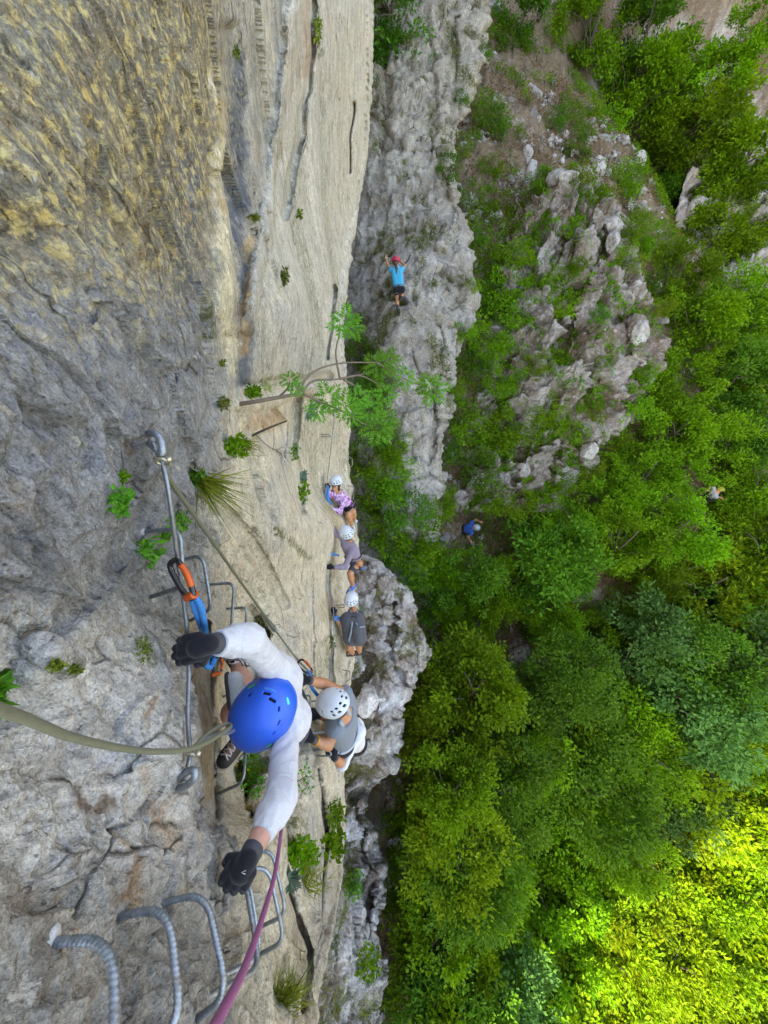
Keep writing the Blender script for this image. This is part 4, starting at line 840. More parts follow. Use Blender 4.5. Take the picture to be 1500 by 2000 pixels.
def person(label, J, s=1.0, vox=.01, skin=SK_TAN, shirt=M_WHITE, sleeve=1.6, pants=M_BLK, leg=.8, gloves=True, hands=None, face=None, shoes=(M_SHOE, M_SOLED), hvox=None, hair=None, harness=M_BLACKW, wr=.004):
    """J: joints in the world. sleeve / leg: how far the cloth reaches, 1 = elbow or knee, 2 = wrist or ankle"""
    root = empty('person', J['pelvis']); tag(root, label, 'person')
    sR, sL, pv, nb = J['shR'], J['shL'], J['pelvis'], J['neck']; up = norm(nb - pv); side = norm(sR - sL); fr = norm(np.cross(up, side))
    fr = fr * (1 if np.dot(fr, J['face']) >= 0 or 'flip' in J else -1); hd = J['head']; hf = norm(J['face']); hu = norm(J['hup'])
    HA = frame(hf, hu)
    hR, hL = J.get('hipR', pv + side * .085 * s), J.get('hipL', pv - side * .085 * s); mid = (sR + sL) / 2
    torso = [cap(sR, sL, .058 * s), cap(nb - up * .02, pv + up * .04, .085 * s), cap(mid + side * .085 * s - up * .08 * s, pv + side * .06 * s + up * .08, .092 * s, .088 * s), cap(mid - side * .085 * s - up * .08 * s, pv - side * .06 * s + up * .08, .092 * s, .088 * s), cap(hR, hL, .095 * s)]
    body = [cap(nb - up * .01, hd - hu * .06 * s, .052 * s, .050 * s), ell(hd, np.array((.074, .095, .108)) * s, HA), ell(hd + hf * .035 * s - hu * .07 * s, np.array((.05, .052, .048)) * s, HA), cap(hd + hf * .092 * s + hu * .005 * s, hd + hf * .106 * s - hu * .03 * s, .010 * s, .014 * s), ell(hd + HA[0] * .076 * s - hu * .01 * s, np.array((.012, .02, .03)) * s, HA), ell(hd - HA[0] * .076 * s - hu * .01 * s, np.array((.012, .02, .03)) * s, HA)] + torso
    arms = {}; late = []
    for k_, sh in (('R', sR), ('L', sL)):
        el, w = J['el' + k_], J['wr' + k_]; arms[k_] = (sh, el, w)
        body += [cap(sh, el, .047 * s, .037 * s), cap(el, el + (w - el) * .3, .037 * s, .037 * s), cap(el + (w - el) * .3, w, .037 * s, .026 * s)]
        if hands and k_ in hands:
            g, tp = hand(w, hands[k_][0], s * .92, hands[k_][1]); late += [p[:3] + ((p[3] * .72, p[4] * .72) if gloves else p[3:]) for p in g] + tp
        else: body += [cap(w, w + norm(w - el) * .09 * s, .03 * s, .02 * s)]
    legs = {}
    for k_, h in (('R', hR), ('L', hL)):
        kn, an, toe = J['kn' + k_], J['an' + k_], J['toe' + k_]; legs[k_] = (h, kn, an, toe)
        body += [cap(h, kn, .083 * s, .055 * s), cap(kn, kn + (an - kn) * .35, .054 * s, .056 * s), cap(kn + (an - kn) * .35, an, .056 * s, .036 * s), cap(an, an + (toe - an) * .75, .034 * s, .020 * s)]
    sdf_obj('body', body + late, vox, skin, root, k=.022 * s, fine=len(body))
    # shirt: torso and sleeves, open at the hem and cuffs
    pr = [p[:3] + (p[3] + .012 * s, p[4] + .012 * s) for p in torso[:4]]; cuts = []; sleeve0 = sleeve
    for k_, (sh, el, w) in arms.items():
        if sleeve <= 0: continue
        sleeve = J.get('sl' + k_, sleeve0)
        a = min(1, sleeve); e1 = sh + (el - sh) * a; pr += [cap(sh, e1, .057 * s, (.048 if a == 1 else .058) * s)]
        if sleeve > 1: e2 = el + (w - el) * (sleeve - 1); pr += [cap(el, el + (e2 - el) * .4, .048 * s, .046 * s), cap(el + (e2 - el) * .4, e2, .046 * s, .038 * s)]; cuts.append((e2, norm(w - el), .09 * s))
        else: cuts.append((e1, norm(el - sh), .10 * s))
    cuts += [(pv + up * .02 * s, -up, .22 * s), (nb + up * .02 * s, up, .09 * s)]
    sdf_obj('shirt' if sleeve > 0 else 'vest', pr, vox, shirt, root, k=.03 * s, cuts=cuts, wob=folds(arms, s, wr) if vox < .008 else wrinkle(wr * s, 15 / s))
    pr = [cap(hR, hL, .106 * s), cap(pv + up * .05 * s, pv, .105 * s)]; cuts = []
    for k_, (h, kn, an, toe) in legs.items():
        a = min(1, leg); e1 = h + (kn - h) * a; pr += [cap(h, e1, .096 * s, .075 * s)]
        if leg > 1: e2 = kn + (an - kn) * (leg - 1); pr += [cap(kn, e2, .07 * s, .055 * s)]; cuts.append((e2, norm(an - kn), .12 * s))
        else: cuts.append((e1, norm(kn - h), .12 * s))
    sdf_obj('shorts' if leg <= 1 else 'trousers', pr, vox, pants, root, k=.03 * s, cuts=cuts + [(pv + up * .10 * s, up, .25 * s)], wob=wrinkle(wr * s, 13 / s, 5))
    for k_, (h, kn, an, toe) in legs.items(): lace_shoe(root, an, toe, kn - an, shoes[0], shoes[1], shoes[2] if len(shoes) > 2 else None, min(vox, .008), s)
    if gloves and hands:
        for k_, (A, g_) in hands.items():
            sh, el, w = arms[k_]; g, tp = hand(w, A, s * .92, g_); infl = [(p[0], p[1], p[2], p[3] + .0022 * s, p[4] + .0022 * s) for p in g]
            gv = hvox or vox; go = sdf_obj('glove', infl, gv, M_GLOVE, root, k=.0035 * s)
            d = norm(w - el); sdf_obj('cuff', [cap(w - d * .075 * s, w - d * .002 * s, .0315 * s, .0300 * s)], gv, M_CUFF, go, k=.005, cuts=[(w - d * .040 * s, -d), (w - d * .0 * s, d)])
    if harness is not None:
        mb = MB()
        def loop(c, ax_, r1, r2):
            A = frame(ax_, fr); a = np.linspace(0, 2 * math.pi, 30); mb.tube(c + np.cos(a)[:, None] * A[0] * r1 + np.sin(a)[:, None] * A[2] * r2, .013 * s, 6)
        loop(pv + up * .09 * s, up, .165 * s, .118 * s)
        for k_, (h, kn, an, toe) in legs.items(): c = h + (kn - h) * .28; loop(c, kn - h, .096 * s, .096 * s)
        mb.build('harness', harness, root)
    for sg in (-1, 1):
        mb = MB(); mb.tube([hd + hf * .086 * s + HA[0] * sg * .032 * s + hu * .012 * s, hd + hf * .092 * s + HA[0] * sg * .032 * s + hu * .012 * s], .0085 * s, 8); mb.build('eye', M_EYE, root)
    MB().tube(resample([hd + hf * .085 * s - hu * .055 * s + HA[0] * .022 * s, hd + hf * .093 * s - hu * .056 * s, hd + hf * .085 * s - hu * .055 * s - HA[0] * .022 * s], 8), .0055 * s, 6).build('mouth', M_LIP, root)
    if hair is not None: sdf_obj('hair', [ell(hd - hf * .012 * s + hu * .01 * s, np.array((.081, .098, .112)) * s, HA)] + [cap(a, b, r1 * s, r2 * s) for a, b, r1, r2 in hair[1]], min(vox, .01), hair[0], root, k=.02, cuts=[(hd + hf * .045 * s, hf)] , wob=wrinkle(.004, 40))
    return root, HA

IMG = lambda dx, dy, dz=0: img(dx, dy, dz)
# ---- the climber in the blue helmet
HC = P(513, 1393, 1.585); dv = norm(HC)
J = dict(head=HC + dv * .055 + img(-.1, .1) * .01, face=img(-.62, .55, .55), hup=-dv + .1 * img(-1, 0), neck=P(535, 1372, 1.76), shR=P(536, 1306, 1.67), shL=P(560, 1418, 1.65), elR=P(486, 1250, 1.30), wrR=P(406, 1258, 1.14), elL=P(549, 1556, 1.34), wrL=P(482, 1682, 1.13),
         knR=P(474, 1345, 2.05), anR=P(464, 1302, 2.38), toeR=P(444, 1272, 2.34), knL=P(456, 1392, 1.92), anL=P(478, 1430, 2.16), toeL=P(438, 1480, 2.06))
J['pelvis'] = J['neck'] + np.array((-.03, .03, -.50))
J['slL'] = 1.64
hR_ = np.array((img(.10, 1.0, .1), img(-1.0, .28, .15), img(-.2, -.2, -1.0)))
hL_ = np.array((img(-.88, -.42, .1), img(-.48, .86, .1), img(-.1, -.2, -1.0)))
blue, _ = person('person in a blue helmet and pale long sleeved shirt holding a rung and the cable', J, 1.0, .0065, SK_PINK, M_HEATHER, 1.78, M_CHAR, .78, True, {'R': (hR_, 1.0), 'L': (hL_, 1.0)}, shoes=(M_SHOE, M_SOLE, M_LACE), hvox=.0024, wr=.0085)
HAx = np.array((img(.8, .6, 0), img(-.6, .8, .05), -dv)); HAx[2] = norm(np.cross(HAx[0], HAx[1])); HAx[2] *= np.sign(np.dot(HAx[2], -dv)); HR = np.array((.122, .149, .128))
def on_helm(px, py):
    """where the line of sight meets the helmet shell, with the shell's normal"""
    d = norm(ray(px, py)); o = -HC; q0 = (HAx @ o) / HR; q1 = (HAx @ d) / HR; a, b, c = q1 @ q1, 2 * q0 @ q1, q0 @ q0 - 1; disc = b * b - 4 * a * c
    t = (-b - math.sqrt(max(disc, 0))) / (2 * a); p = d * t; n = norm(((HAx @ (p - HC)) / HR ** 2) @ HAx); return p, n
def tangent_box(px, py, dirpx, hl, hw, dep, rd=.002):
    p, n = on_helm(px, py); x = img(*dirpx); x = norm(x - n * np.dot(x, n)); y = np.cross(n, x); return box(p, (hl, hw, dep), np.array((x, y, n)), rd)
SL = [(521,1354,(1,.22),.0145,.0052),(532,1367,(.85,.5),.0145,.0056),(486,1356,(-.5,1),.0085,.003),(545,1385,(-.35,1),.0095,.0034),(545,1412,(-.6,.8),.0105,.0024),(535,1433,(-.8,.6),.0095,.0022),(487,1358,(-.4,1),.008,.0028)]
hv, hf_ = sdf([ell(HC, HR, HAx)], .0028, .01, [(HC - HAx[2] * .048, -HAx[2])], [tangent_box(a, b, d, l, w_, .014) for a, b, d, l, w_ in SL])
ho = mesh_obj('helmet', hv, hf_, M_HBLUE, blue)
sdf_obj('helmet_liner', [ell(HC, HR - .008, HAx)], .006, M_LINER, ho, k=.01, cuts=[(HC - HAx[2] * .04, -HAx[2])])
def sticker(name, px, py, d, hl, hw, mat):
    p, n = on_helm(px, py); x = img(*d); x = norm(x - n * np.dot(x, n)); y = np.cross(n, x); a = np.linspace(0, 2 * math.pi, 30, endpoint=False); V = [];
    for rr in (0, .5, 1.0):
        for t_ in a:
            q = p + rr * (np.sign(math.cos(t_)) * abs(math.cos(t_)) ** .6 * hl * x + math.sin(t_) * hw * (1 + .25 * math.cos(t_)) * y); l = HAx @ (q - HC); l = l / np.linalg.norm(l / HR); V.append(HC + (l * (1 + .0012 / .13)) @ HAx)
    return mesh_obj(name, V, grid_faces(3, 30, True), mat, ho)
sticker('sticker', 491, 1341, (.72, -.7), .016, .0058, M_GREENS); sticker('sticker', 562, 1369, (-.1, 1), .014, .0060, M_CYANS); sticker('sticker', 525, 1456, (.8, -.5), .013, .006, M_GREENS)
MB().tube(np.array([HC + HAx[0] * HR[0] * 1.0 * math.cos(a) * .93 + HAx[1] * HR[1] * math.sin(a) * .93 - HAx[2] * .046 for a in np.linspace(0, 2 * math.pi, 60)]), .005, 8).build('helmet_rim', M_HBLUE, ho)
def text_mesh(txt, name, size, p, x, n, mat, parent):
    cu = bpy.data.curves.new(name, 'FONT'); cu.body = txt; cu.size = size; cu.align_x = 'CENTER'; cu.extrude = .0003; cu.resolution_u = 2
    o = bpy.data.objects.new(name, cu); me = bpy.data.meshes.new_from_object(o); bpy.data.objects.remove(o)
    v = np.array([q.co for q in me.vertices]); f = [list(q.vertices) for q in me.polygons]; x = norm(x - n * np.dot(x, n)); y = np.cross(n, x)
    W = []
    for q in v:
        w_ = p + x * q[0] + y * q[1]; l = HAx @ (w_ - HC); l = l / np.linalg.norm(l / HR); W.append(HC + (l * (1 + .001 / .13)) @ HAx + n * (q[2] + .0003))
    return mesh_obj(name, W, f, mat, parent, False)
p_, n_ = on_helm(527, 1349); text_mesh('PICCHU', 'lettering', .0135, p_, img(1, .38), n_, M_CYANT, ho)
mark = MB(); q = J['wrL'] + hL_[2] * .037 - hL_[1] * .006; mark.tube([q + hL_[0] * -.012 + hL_[1] * .0, q + hL_[0] * -.004 + hL_[1] * .012, q - hL_[0] * .016 + hL_[1] * .010], .0011, 5); mark.build('glove_logo', M_LACE, blue)
# the spare shoe beside the knee
gs = empty('shoe', P(447, 1340, 1.9)); tag(gs, 'grey shoe with a black sole beside the knee of the blue helmeted climber', 'shoe')
A_ = frame(img(-.25, -.9, .35), img(.95, -.15, .25)); c_ = P(452, 1345, 1.9)
lb = lambda x, y, z: c_ + A_[0] * x + A_[1] * y + A_[2] * z
o_ = sdf_obj('upper', [cap(lb(0, -.05, .02), lb(0, .03, .015), .042, .044), cap(lb(0, -.05, .02), lb(0, -.06, .06), .038, .036)], .005, M_SHOEG, gs, k=.02, cuts=[(lb(0, 0, -.012), -A_[2])])
sdf_obj('sole', [cap(lb(0, -.055, 0), lb(0, .035, 0), .043, .046)], .005, M_SOLED, gs, k=.01, cuts=[(lb(0, 0, -.004), A_[2]), (lb(0, 0, -.022), -A_[2])])
MB().tube(resample([lb(0, -.05, .06), lb(.01, -.075, .08), lb(.0, -.10, .09)], 10), .007, 6).build('heel_strap', M_SHOEG, gs)
for i, (x, y) in enumerate(((-.015, .02), (.012, .0), (-.012, -.02), (.014, -.045), (.0, .04))): sdf_obj('tread_lug', [box(lb(x, y, -.023), (.007, .004, .003), A_, .001)], .0025, M_SOLE, gs, k=.003)

def hnd(dx, dy, dz=0, tx=0, ty=-1, tz=0):
    """a hand that points (dx,dy,dz) with its thumb side (tx,ty,tz), back to the lens"""
    y = img(dx, dy, dz); x = img(tx, ty, tz); x = norm(x - y * np.dot(x, y)); z = np.cross(x, y); z = z if np.dot(z, -Fv) > 0 else -z; return (np.array((x, y, z)), 1.0)
# ---- grey vest, white helmet
HC2 = P(650, 1373, 2.93); d2 = norm(HC2)
J = dict(head=HC2 + d2 * .05 + img(.1, .25) * .02, face=img(-.8, -.1, .6), hup=-d2 + img(-.25, -.4) * .6, neck=P(669, 1398, 3.12), shR=P(672, 1356, 3.13), shL=P(655, 1424, 3.04), elR=P(634, 1336, 3.02), wrR=P(600, 1328, 2.86), elL=P(641, 1456, 3.02), wrL=P(608, 1443, 2.93),
         pelvis=P(674, 1434, 3.62), knR=P(640, 1420, 3.75), anR=P(650, 1440, 4.15), toeR=P(628, 1440, 4.15), knL=P(646, 1444, 3.85), anL=P(656, 1456, 4.3), toeL=P(636, 1458, 4.25))
p2, A2 = person('person in a white helmet and grey vest with tanned bare arms', J, 1.0, .011, SK_TAN, M_GREYV, 0, M_BLK, .7, True, {'R': hnd(-1, -.15, 0, 0, 1), 'L': hnd(-1, -.35, 0, 0, -1)}, hvox=.005, hair=(M_HAIRD, [(HC2 + d2 * .09 + img(.6, .7) * .07, HC2 + d2 * .13 + img(.6, .8) * .10, .035, .022)]), harness=plain('pale_harness', (.42, .46, .50), .8))
put_helmet(p2, HC2, frame(img(-.9, .15, .35), J['hup']), M_HWHITE, .89)
MB().tube(ring_path(J['wrL'] + (J['elL'] - J['wrL']) * .28, norm(np.cross(J['elL'] - J['wrL'], Fv)), norm(np.cross(J['elL'] - J['wrL'], np.cross(J['elL'] - J['wrL'], Fv))), .033, .033, 26), .005, 8).build('bracelet', M_GOLD, p2)
for sg, a_, b_ in ((1, (672, 1372, 2.98), (690, 1440, 3.48)), (-1, (664, 1408, 2.95), (672, 1448, 3.42))): MB().tube(resample([P(*a_), P((a_[0] + b_[0]) / 2 + 5, (a_[1] + b_[1]) / 2, (a_[2] + b_[2]) / 2 - .06), P(*b_)], 16), .016, 6).build('pack_strap', plain('pale_strap', (.30, .38, .44), .8), p2)
# ---- the white sleeve below
J = dict(head=P(672, 1412, 4.0), face=img(-.9, 0, .5), hup=-norm(P(672, 1412, 4.0)), neck=P(684, 1424, 4.02), shR=P(664, 1392, 4.05), shL=P(700, 1430, 3.72), elR=P(640, 1400, 3.95), wrR=P(620, 1398, 3.8), elL=P(668, 1492, 3.56), wrL=P(652, 1478, 3.42), pelvis=P(690, 1446, 4.5), knR=P(660, 1440, 4.6), anR=P(668, 1455, 5.0), toeR=P(650, 1455, 5.0), knL=P(668, 1462, 4.7), anL=P(676, 1478, 5.1), toeL=P(660, 1478, 5.1))
p3, _ = person('person in a white T-shirt mostly hidden below the grey vest climber, one arm showing', J, 1.05, .012, SK_TAN, M_WHITE, 1.15, M_BLK, .8, True, {'R': hnd(-1, 0, 0), 'L': hnd(-.3, -1, 0, -1, 0)}, hvox=.006, wr=.003)
put_helmet(p3, P(672, 1412, 3.96), frame(img(-.9, 0, .4), J['hup']), M_HWHITE)
# ---- three climbers farther along the cable
hc = P(686, 1170, 6.85); J = dict(head=hc + img(0, 1, .4) * .06, face=img(-.45, -.75, .5), hup=img(-.02, -.75, -.7), neck=P(690, 1193, 6.9), shR=P(702, 1200, 6.98), shL=P(674, 1206, 6.85), elR=P(706, 1222, 7.0), wrR=P(690, 1232, 6.8), elL=P(662, 1216, 6.78), wrL=P(653, 1199, 6.74), pelvis=P(693, 1250, 7.1), knR=P(700, 1262, 7.25), anR=P(703, 1274, 7.6), toeR=P(690, 1275, 7.6), knL=P(682, 1264, 7.05), anL=P(690, 1276, 7.45), toeL=P(676, 1277, 7.4))
pb, _ = person('person in a white helmet wearing a dark grey backpack, seen from behind', J, 1.0, .014, SK_TAN, M_CHAR, .6, M_BLK, .6, True, {'L': hnd(-.3, -1, 0, 1, 0)}, hvox=.008)
put_helmet(pb, hc, frame(img(.2, -.6, .6), J['hup']), M_HWHITE)
bp = empty('backpack', P(692, 1228, 6.85)); tag(bp, 'dark grey backpack with pale straps on the back of a climber', 'backpack')
BA = np.array((img(1, -.05), img(.1, 1, .1), img(.05, .1, -1))); M_PACK = cloth('pack_cloth', (.075, .078, .09)); bc = P(690, 1226, 6.78)
bl = lambda x, y, z: bc + BA[0] * x + BA[1] * y + BA[2] * z
o_ = sdf_obj('bag', [cap(bl(-.08, -.16, 0), bl(-.07, .19, -.02), .12, .13), cap(bl(.08, -.14, 0), bl(.09, .2, -.02), .12, .12)], .014, M_PACK, bp, k=.08, wob=wrinkle(.01, 9))
sdf_obj('front_pocket', [cap(bl(.06, -.02, .10), bl(.07, .18, .08), .09, .08)], .012, M_PACK, bp, k=.03, wob=wrinkle(.006, 12))
M_PSTRAP = plain('pack_strap', (.22, .27, .31), .8)
MB().tube(resample([bl(-.02, -.29, -.05), bl(.0, -.17, .09), bl(-.03, .0, .15), bl(-.08, .14, .13), bl(-.09, .24, .06)], 26), .016, 6).build('strap', M_PSTRAP, bp); MB().tube(resample([bl(.10, -.27, -.05), bl(.06, -.16, .08), bl(.1, -.07, .14), bl(.2, -.05, .1)], 24), .013, 6).build('strap', M_PSTRAP, bp); MB().tube(ring_path(bl(.03, -.2, .09), BA[0], BA[1], .045, .03, 24), .009, 6).build('carry_loop', M_BLACKW, bp)
hc = P(676, 1040, 6.85); J = dict(head=hc + img(.1, 1, .5) * .06, face=img(-.85, -.25, .5), hup=img(-.15, -.6, -.8), neck=P(682, 1060, 6.95), shR=P(672, 1053, 6.92), shL=P(690, 1070, 6.9), elR=P(656, 1042, 6.88), wrR=P(645, 1030, 6.82), elL=P(674, 1107, 6.82), wrL=P(650, 1108, 6.74), pelvis=P(692, 1094, 7.1), knR=P(702, 1100, 7.0), anR=P(705, 1108, 7.4), toeR=P(698, 1104, 7.35), knL=P(684, 1120, 6.95), anL=P(689, 1144, 7.1), toeL=P(679, 1156, 7.0))
pg, _ = person('person in a white helmet and mauve shirt with both gloves near the cable', J, 1.0, .013, SK_TAN, M_MAUVE, 1.9, M_CHAR, .85, True, {'R': hnd(-1, -.2, 0, 0, 1), 'L': hnd(-1, -.05, 0, 0, -1)}, shoes=(M_SHOEB, M_SOLE), hvox=.008, hair=(M_HAIRD, []))
put_helmet(pg, hc, frame(img(-.7, -.5, .45), J['hup']), M_HWHITE)
hc = P(656, 940, 7.35); J = dict(head=hc + img(-.05, 1, .25) * .075, face=img(-.35, .55, -.75), hup=img(.05, -.95, -.3), neck=P(662, 962, 7.45), shR=P(652, 962, 7.42), shL=P(673, 972, 7.5), elR=P(644, 968, 7.34), wrR=P(640, 955, 7.28), elL=P(664, 1000, 7.38), wrL=P(645, 993, 7.28), pelvis=P(680, 990, 7.7), knR=P(690, 1000, 7.6), anR=P(692, 1016, 7.9), toeR=P(690, 1010, 7.8), knL=P(680, 1006, 7.55), anL=P(688, 1026, 7.8), toeL=P(690, 1034, 7.72))
pp, _ = person('person in a white helmet and pink and white patterned top looking down', J, .95, .013, SK_WARM, M_FLORAL, 1.85, M_BLK, .8, True, {'R': hnd(-.2, -1, 0, 1, 0), 'L': hnd(-1, -.05, 0, 0, -1)}, shoes=(M_SHOEG, M_SOLE), hvox=.008, hair=(M_HAIRD, [(hc + img(.3, .6) * .1, hc + img(.25, 1.0) * .2, .04, .025)]))
put_helmet(pp, hc, frame(img(-.3, .5, -.6), J['hup']), M_HWHITE, .97)
# ---- the girl on the far wall
hc = P(773, 509, 10.77); J = dict(head=hc + img(0, 1, .2) * .05, face=img(-.05, -.2, 1), hup=img(0, -1, -.25), neck=P(774.5, 522, 10.82), shR=P(785, 526.5, 10.82), shL=P(764, 528, 10.82), elR=P(791, 519, 10.97), wrR=P(784, 513, 11.12), elL=P(757, 517, 10.92), wrL=P(754, 504, 11.02), pelvis=P(779, 566, 10.77), knR=P(786, 572, 10.97), anR=P(783, 582, 10.82), toeR=P(783, 577, 11.02), knL=P(776, 583, 10.92), anL=P(776.5, 600, 10.87), toeL=P(779, 607, 11.12))
pgirl, _ = person('person in a red helmet and turquoise T-shirt climbing the grey far wall with a ponytail', J, .88, .013, SK_WARM, M_TEAL, .45, M_BLK, .55, False, {'R': hnd(-.3, -1, .3), 'L': hnd(-.1, -1, .3)}, hair=(M_HAIRB, [(hc + img(0, 1, -.2) * .09, hc + img(.1, 1, -.12) * .24, .035, .04), (hc + img(.1, 1, -.12) * .24, hc + img(.02, 1, -.1) * .42, .04, .018)]), harness=plain('girl_harness', (.10, .09, .10), .8))
put_helmet(pgirl, hc, frame(img(0, -.3, 1), J['hup']), M_HRED, .93)
MB().tube(ring_path(J['wrL'], img(1, 0), img(0, 0, 1), .032, .032, 20), .009, 6).build('wristband', M_WATCH, pgirl)
# ---- two hikers on the path below
hc = P(931, 1030, 14.45); J = dict(head=hc + img(-.2, .1, 1) * .05, face=img(.8, .3, .4), hup=img(.5, -.1, -.8), neck=P(924, 1031, 14.6), shR=P(921, 1041, 14.65), shL=P(921, 1021, 14.65), elR=P(914, 1049, 14.75), wrR=P(918, 1056, 14.6), elL=P(929, 1014, 14.75), wrL=P(938, 1019, 14.6), pelvis=P(906, 1034, 14.95), knR=P(906, 1044, 15.1), anR=P(903, 1047, 15.5), toeR=P(912, 1049, 15.5), knL=P(906, 1026, 15.2), anL=P(897, 1027, 15.5), toeL=P(906, 1028, 15.55))
h1, _ = person('person in a blue top and grey helmet bending forward on the path below', J, 1.0, .018, SK_TAN, M_BLUEC, .5, M_BLK, 1.5, False, {'R': hnd(.5, .8, 0), 'L': hnd(1, .3, 0)})
put_helmet(h1, hc, frame(img(.8, .2, .4), J['hup']), M_HGREY)
hc = P(1408, 956, 15.9); J = dict(head=hc + img(-.5, .2, .5) * .06, face=img(.7, .2, -.2), hup=img(.45, -.75, -.5), neck=P(1400, 962, 16.0), shR=P(1399, 971, 16.0), shL=P(1394, 953, 16.05), elR=P(1408, 972, 16.05), wrR=P(1415, 976, 16.0), elL=P(1386, 951, 16.2), wrL=P(1384, 958, 16.0), pelvis=P(1387, 970, 16.3), knR=P(1380, 978, 16.5), anR=P(1374, 982, 16.9), toeR=P(1382, 986, 16.9), knL=P(1378, 966, 16.5), anL=P(1370, 968, 16.9), toeL=P(1378, 972, 16.95))
h2, _ = person('person in a yellow helmet and pale vest among the trees on the right', J, 1.0, .018, SK_TAN, M_PALE, .3, M_BLK, 1.6, False, {'R': hnd(1, .4, 0), 'L': hnd(-1, -.2, 0)})
put_helmet(h2, hc, frame(img(.7, .3, -.1), J['hup']), M_HYEL)
# ================================================================== vegetation
def leaf_mat(name, dark, light, trans=.35, hue=.0, tcol=None):
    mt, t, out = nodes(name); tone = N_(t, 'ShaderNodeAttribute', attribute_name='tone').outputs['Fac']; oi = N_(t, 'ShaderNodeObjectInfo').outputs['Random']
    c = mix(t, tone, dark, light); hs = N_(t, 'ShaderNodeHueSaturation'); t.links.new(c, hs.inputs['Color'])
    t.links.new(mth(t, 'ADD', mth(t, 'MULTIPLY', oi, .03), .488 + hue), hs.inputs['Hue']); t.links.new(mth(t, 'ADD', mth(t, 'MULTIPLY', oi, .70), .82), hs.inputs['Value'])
    b = N_(t, 'ShaderNodeBsdfPrincipled'); t.links.new(hs.outputs[0], b.inputs['Base Color']); b.inputs['Roughness'].default_value = .55; b.inputs['Specular IOR Level'].default_value = .12
    tr = N_(t, 'ShaderNodeBsdfTranslucent'); t.links.new(mix(t, 1.0, hs.outputs[0], tcol or (1.1, 1.25, .4), 'MULTIPLY'), tr.inputs[0])
    ms = N_(t, 'ShaderNodeMixShader'); ms.inputs[0].default_value = trans; t.links.new(b.outputs[0], ms.inputs[1]); t.links.new(tr.outputs[0], ms.inputs[2]); t.links.new(ms.outputs[0], out.inputs[0]); return mt
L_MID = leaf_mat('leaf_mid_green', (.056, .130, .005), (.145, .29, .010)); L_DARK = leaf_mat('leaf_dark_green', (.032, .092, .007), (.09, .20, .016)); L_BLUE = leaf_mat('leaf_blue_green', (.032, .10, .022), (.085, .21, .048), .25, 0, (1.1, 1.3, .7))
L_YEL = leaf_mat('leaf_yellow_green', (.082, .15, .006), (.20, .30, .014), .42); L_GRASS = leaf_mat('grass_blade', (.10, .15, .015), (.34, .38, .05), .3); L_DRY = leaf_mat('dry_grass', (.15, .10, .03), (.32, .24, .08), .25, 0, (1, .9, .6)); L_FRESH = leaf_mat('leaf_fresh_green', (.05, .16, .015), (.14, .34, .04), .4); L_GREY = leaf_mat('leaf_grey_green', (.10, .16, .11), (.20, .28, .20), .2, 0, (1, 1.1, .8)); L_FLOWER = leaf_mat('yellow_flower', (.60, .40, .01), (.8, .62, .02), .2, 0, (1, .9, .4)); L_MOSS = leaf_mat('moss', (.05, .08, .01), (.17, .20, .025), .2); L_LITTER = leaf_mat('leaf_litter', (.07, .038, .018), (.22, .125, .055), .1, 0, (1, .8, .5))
M_BARK = plain('bark', (.095, .075, .058), .9, 0, .4, 40, .004, 90); M_TWIG = plain('twig', (.16, .12, .085), .85, 0, .3, 120); M_DEAD = plain('dead_wood', (.28, .25, .21), .9, 0, .3, 60)

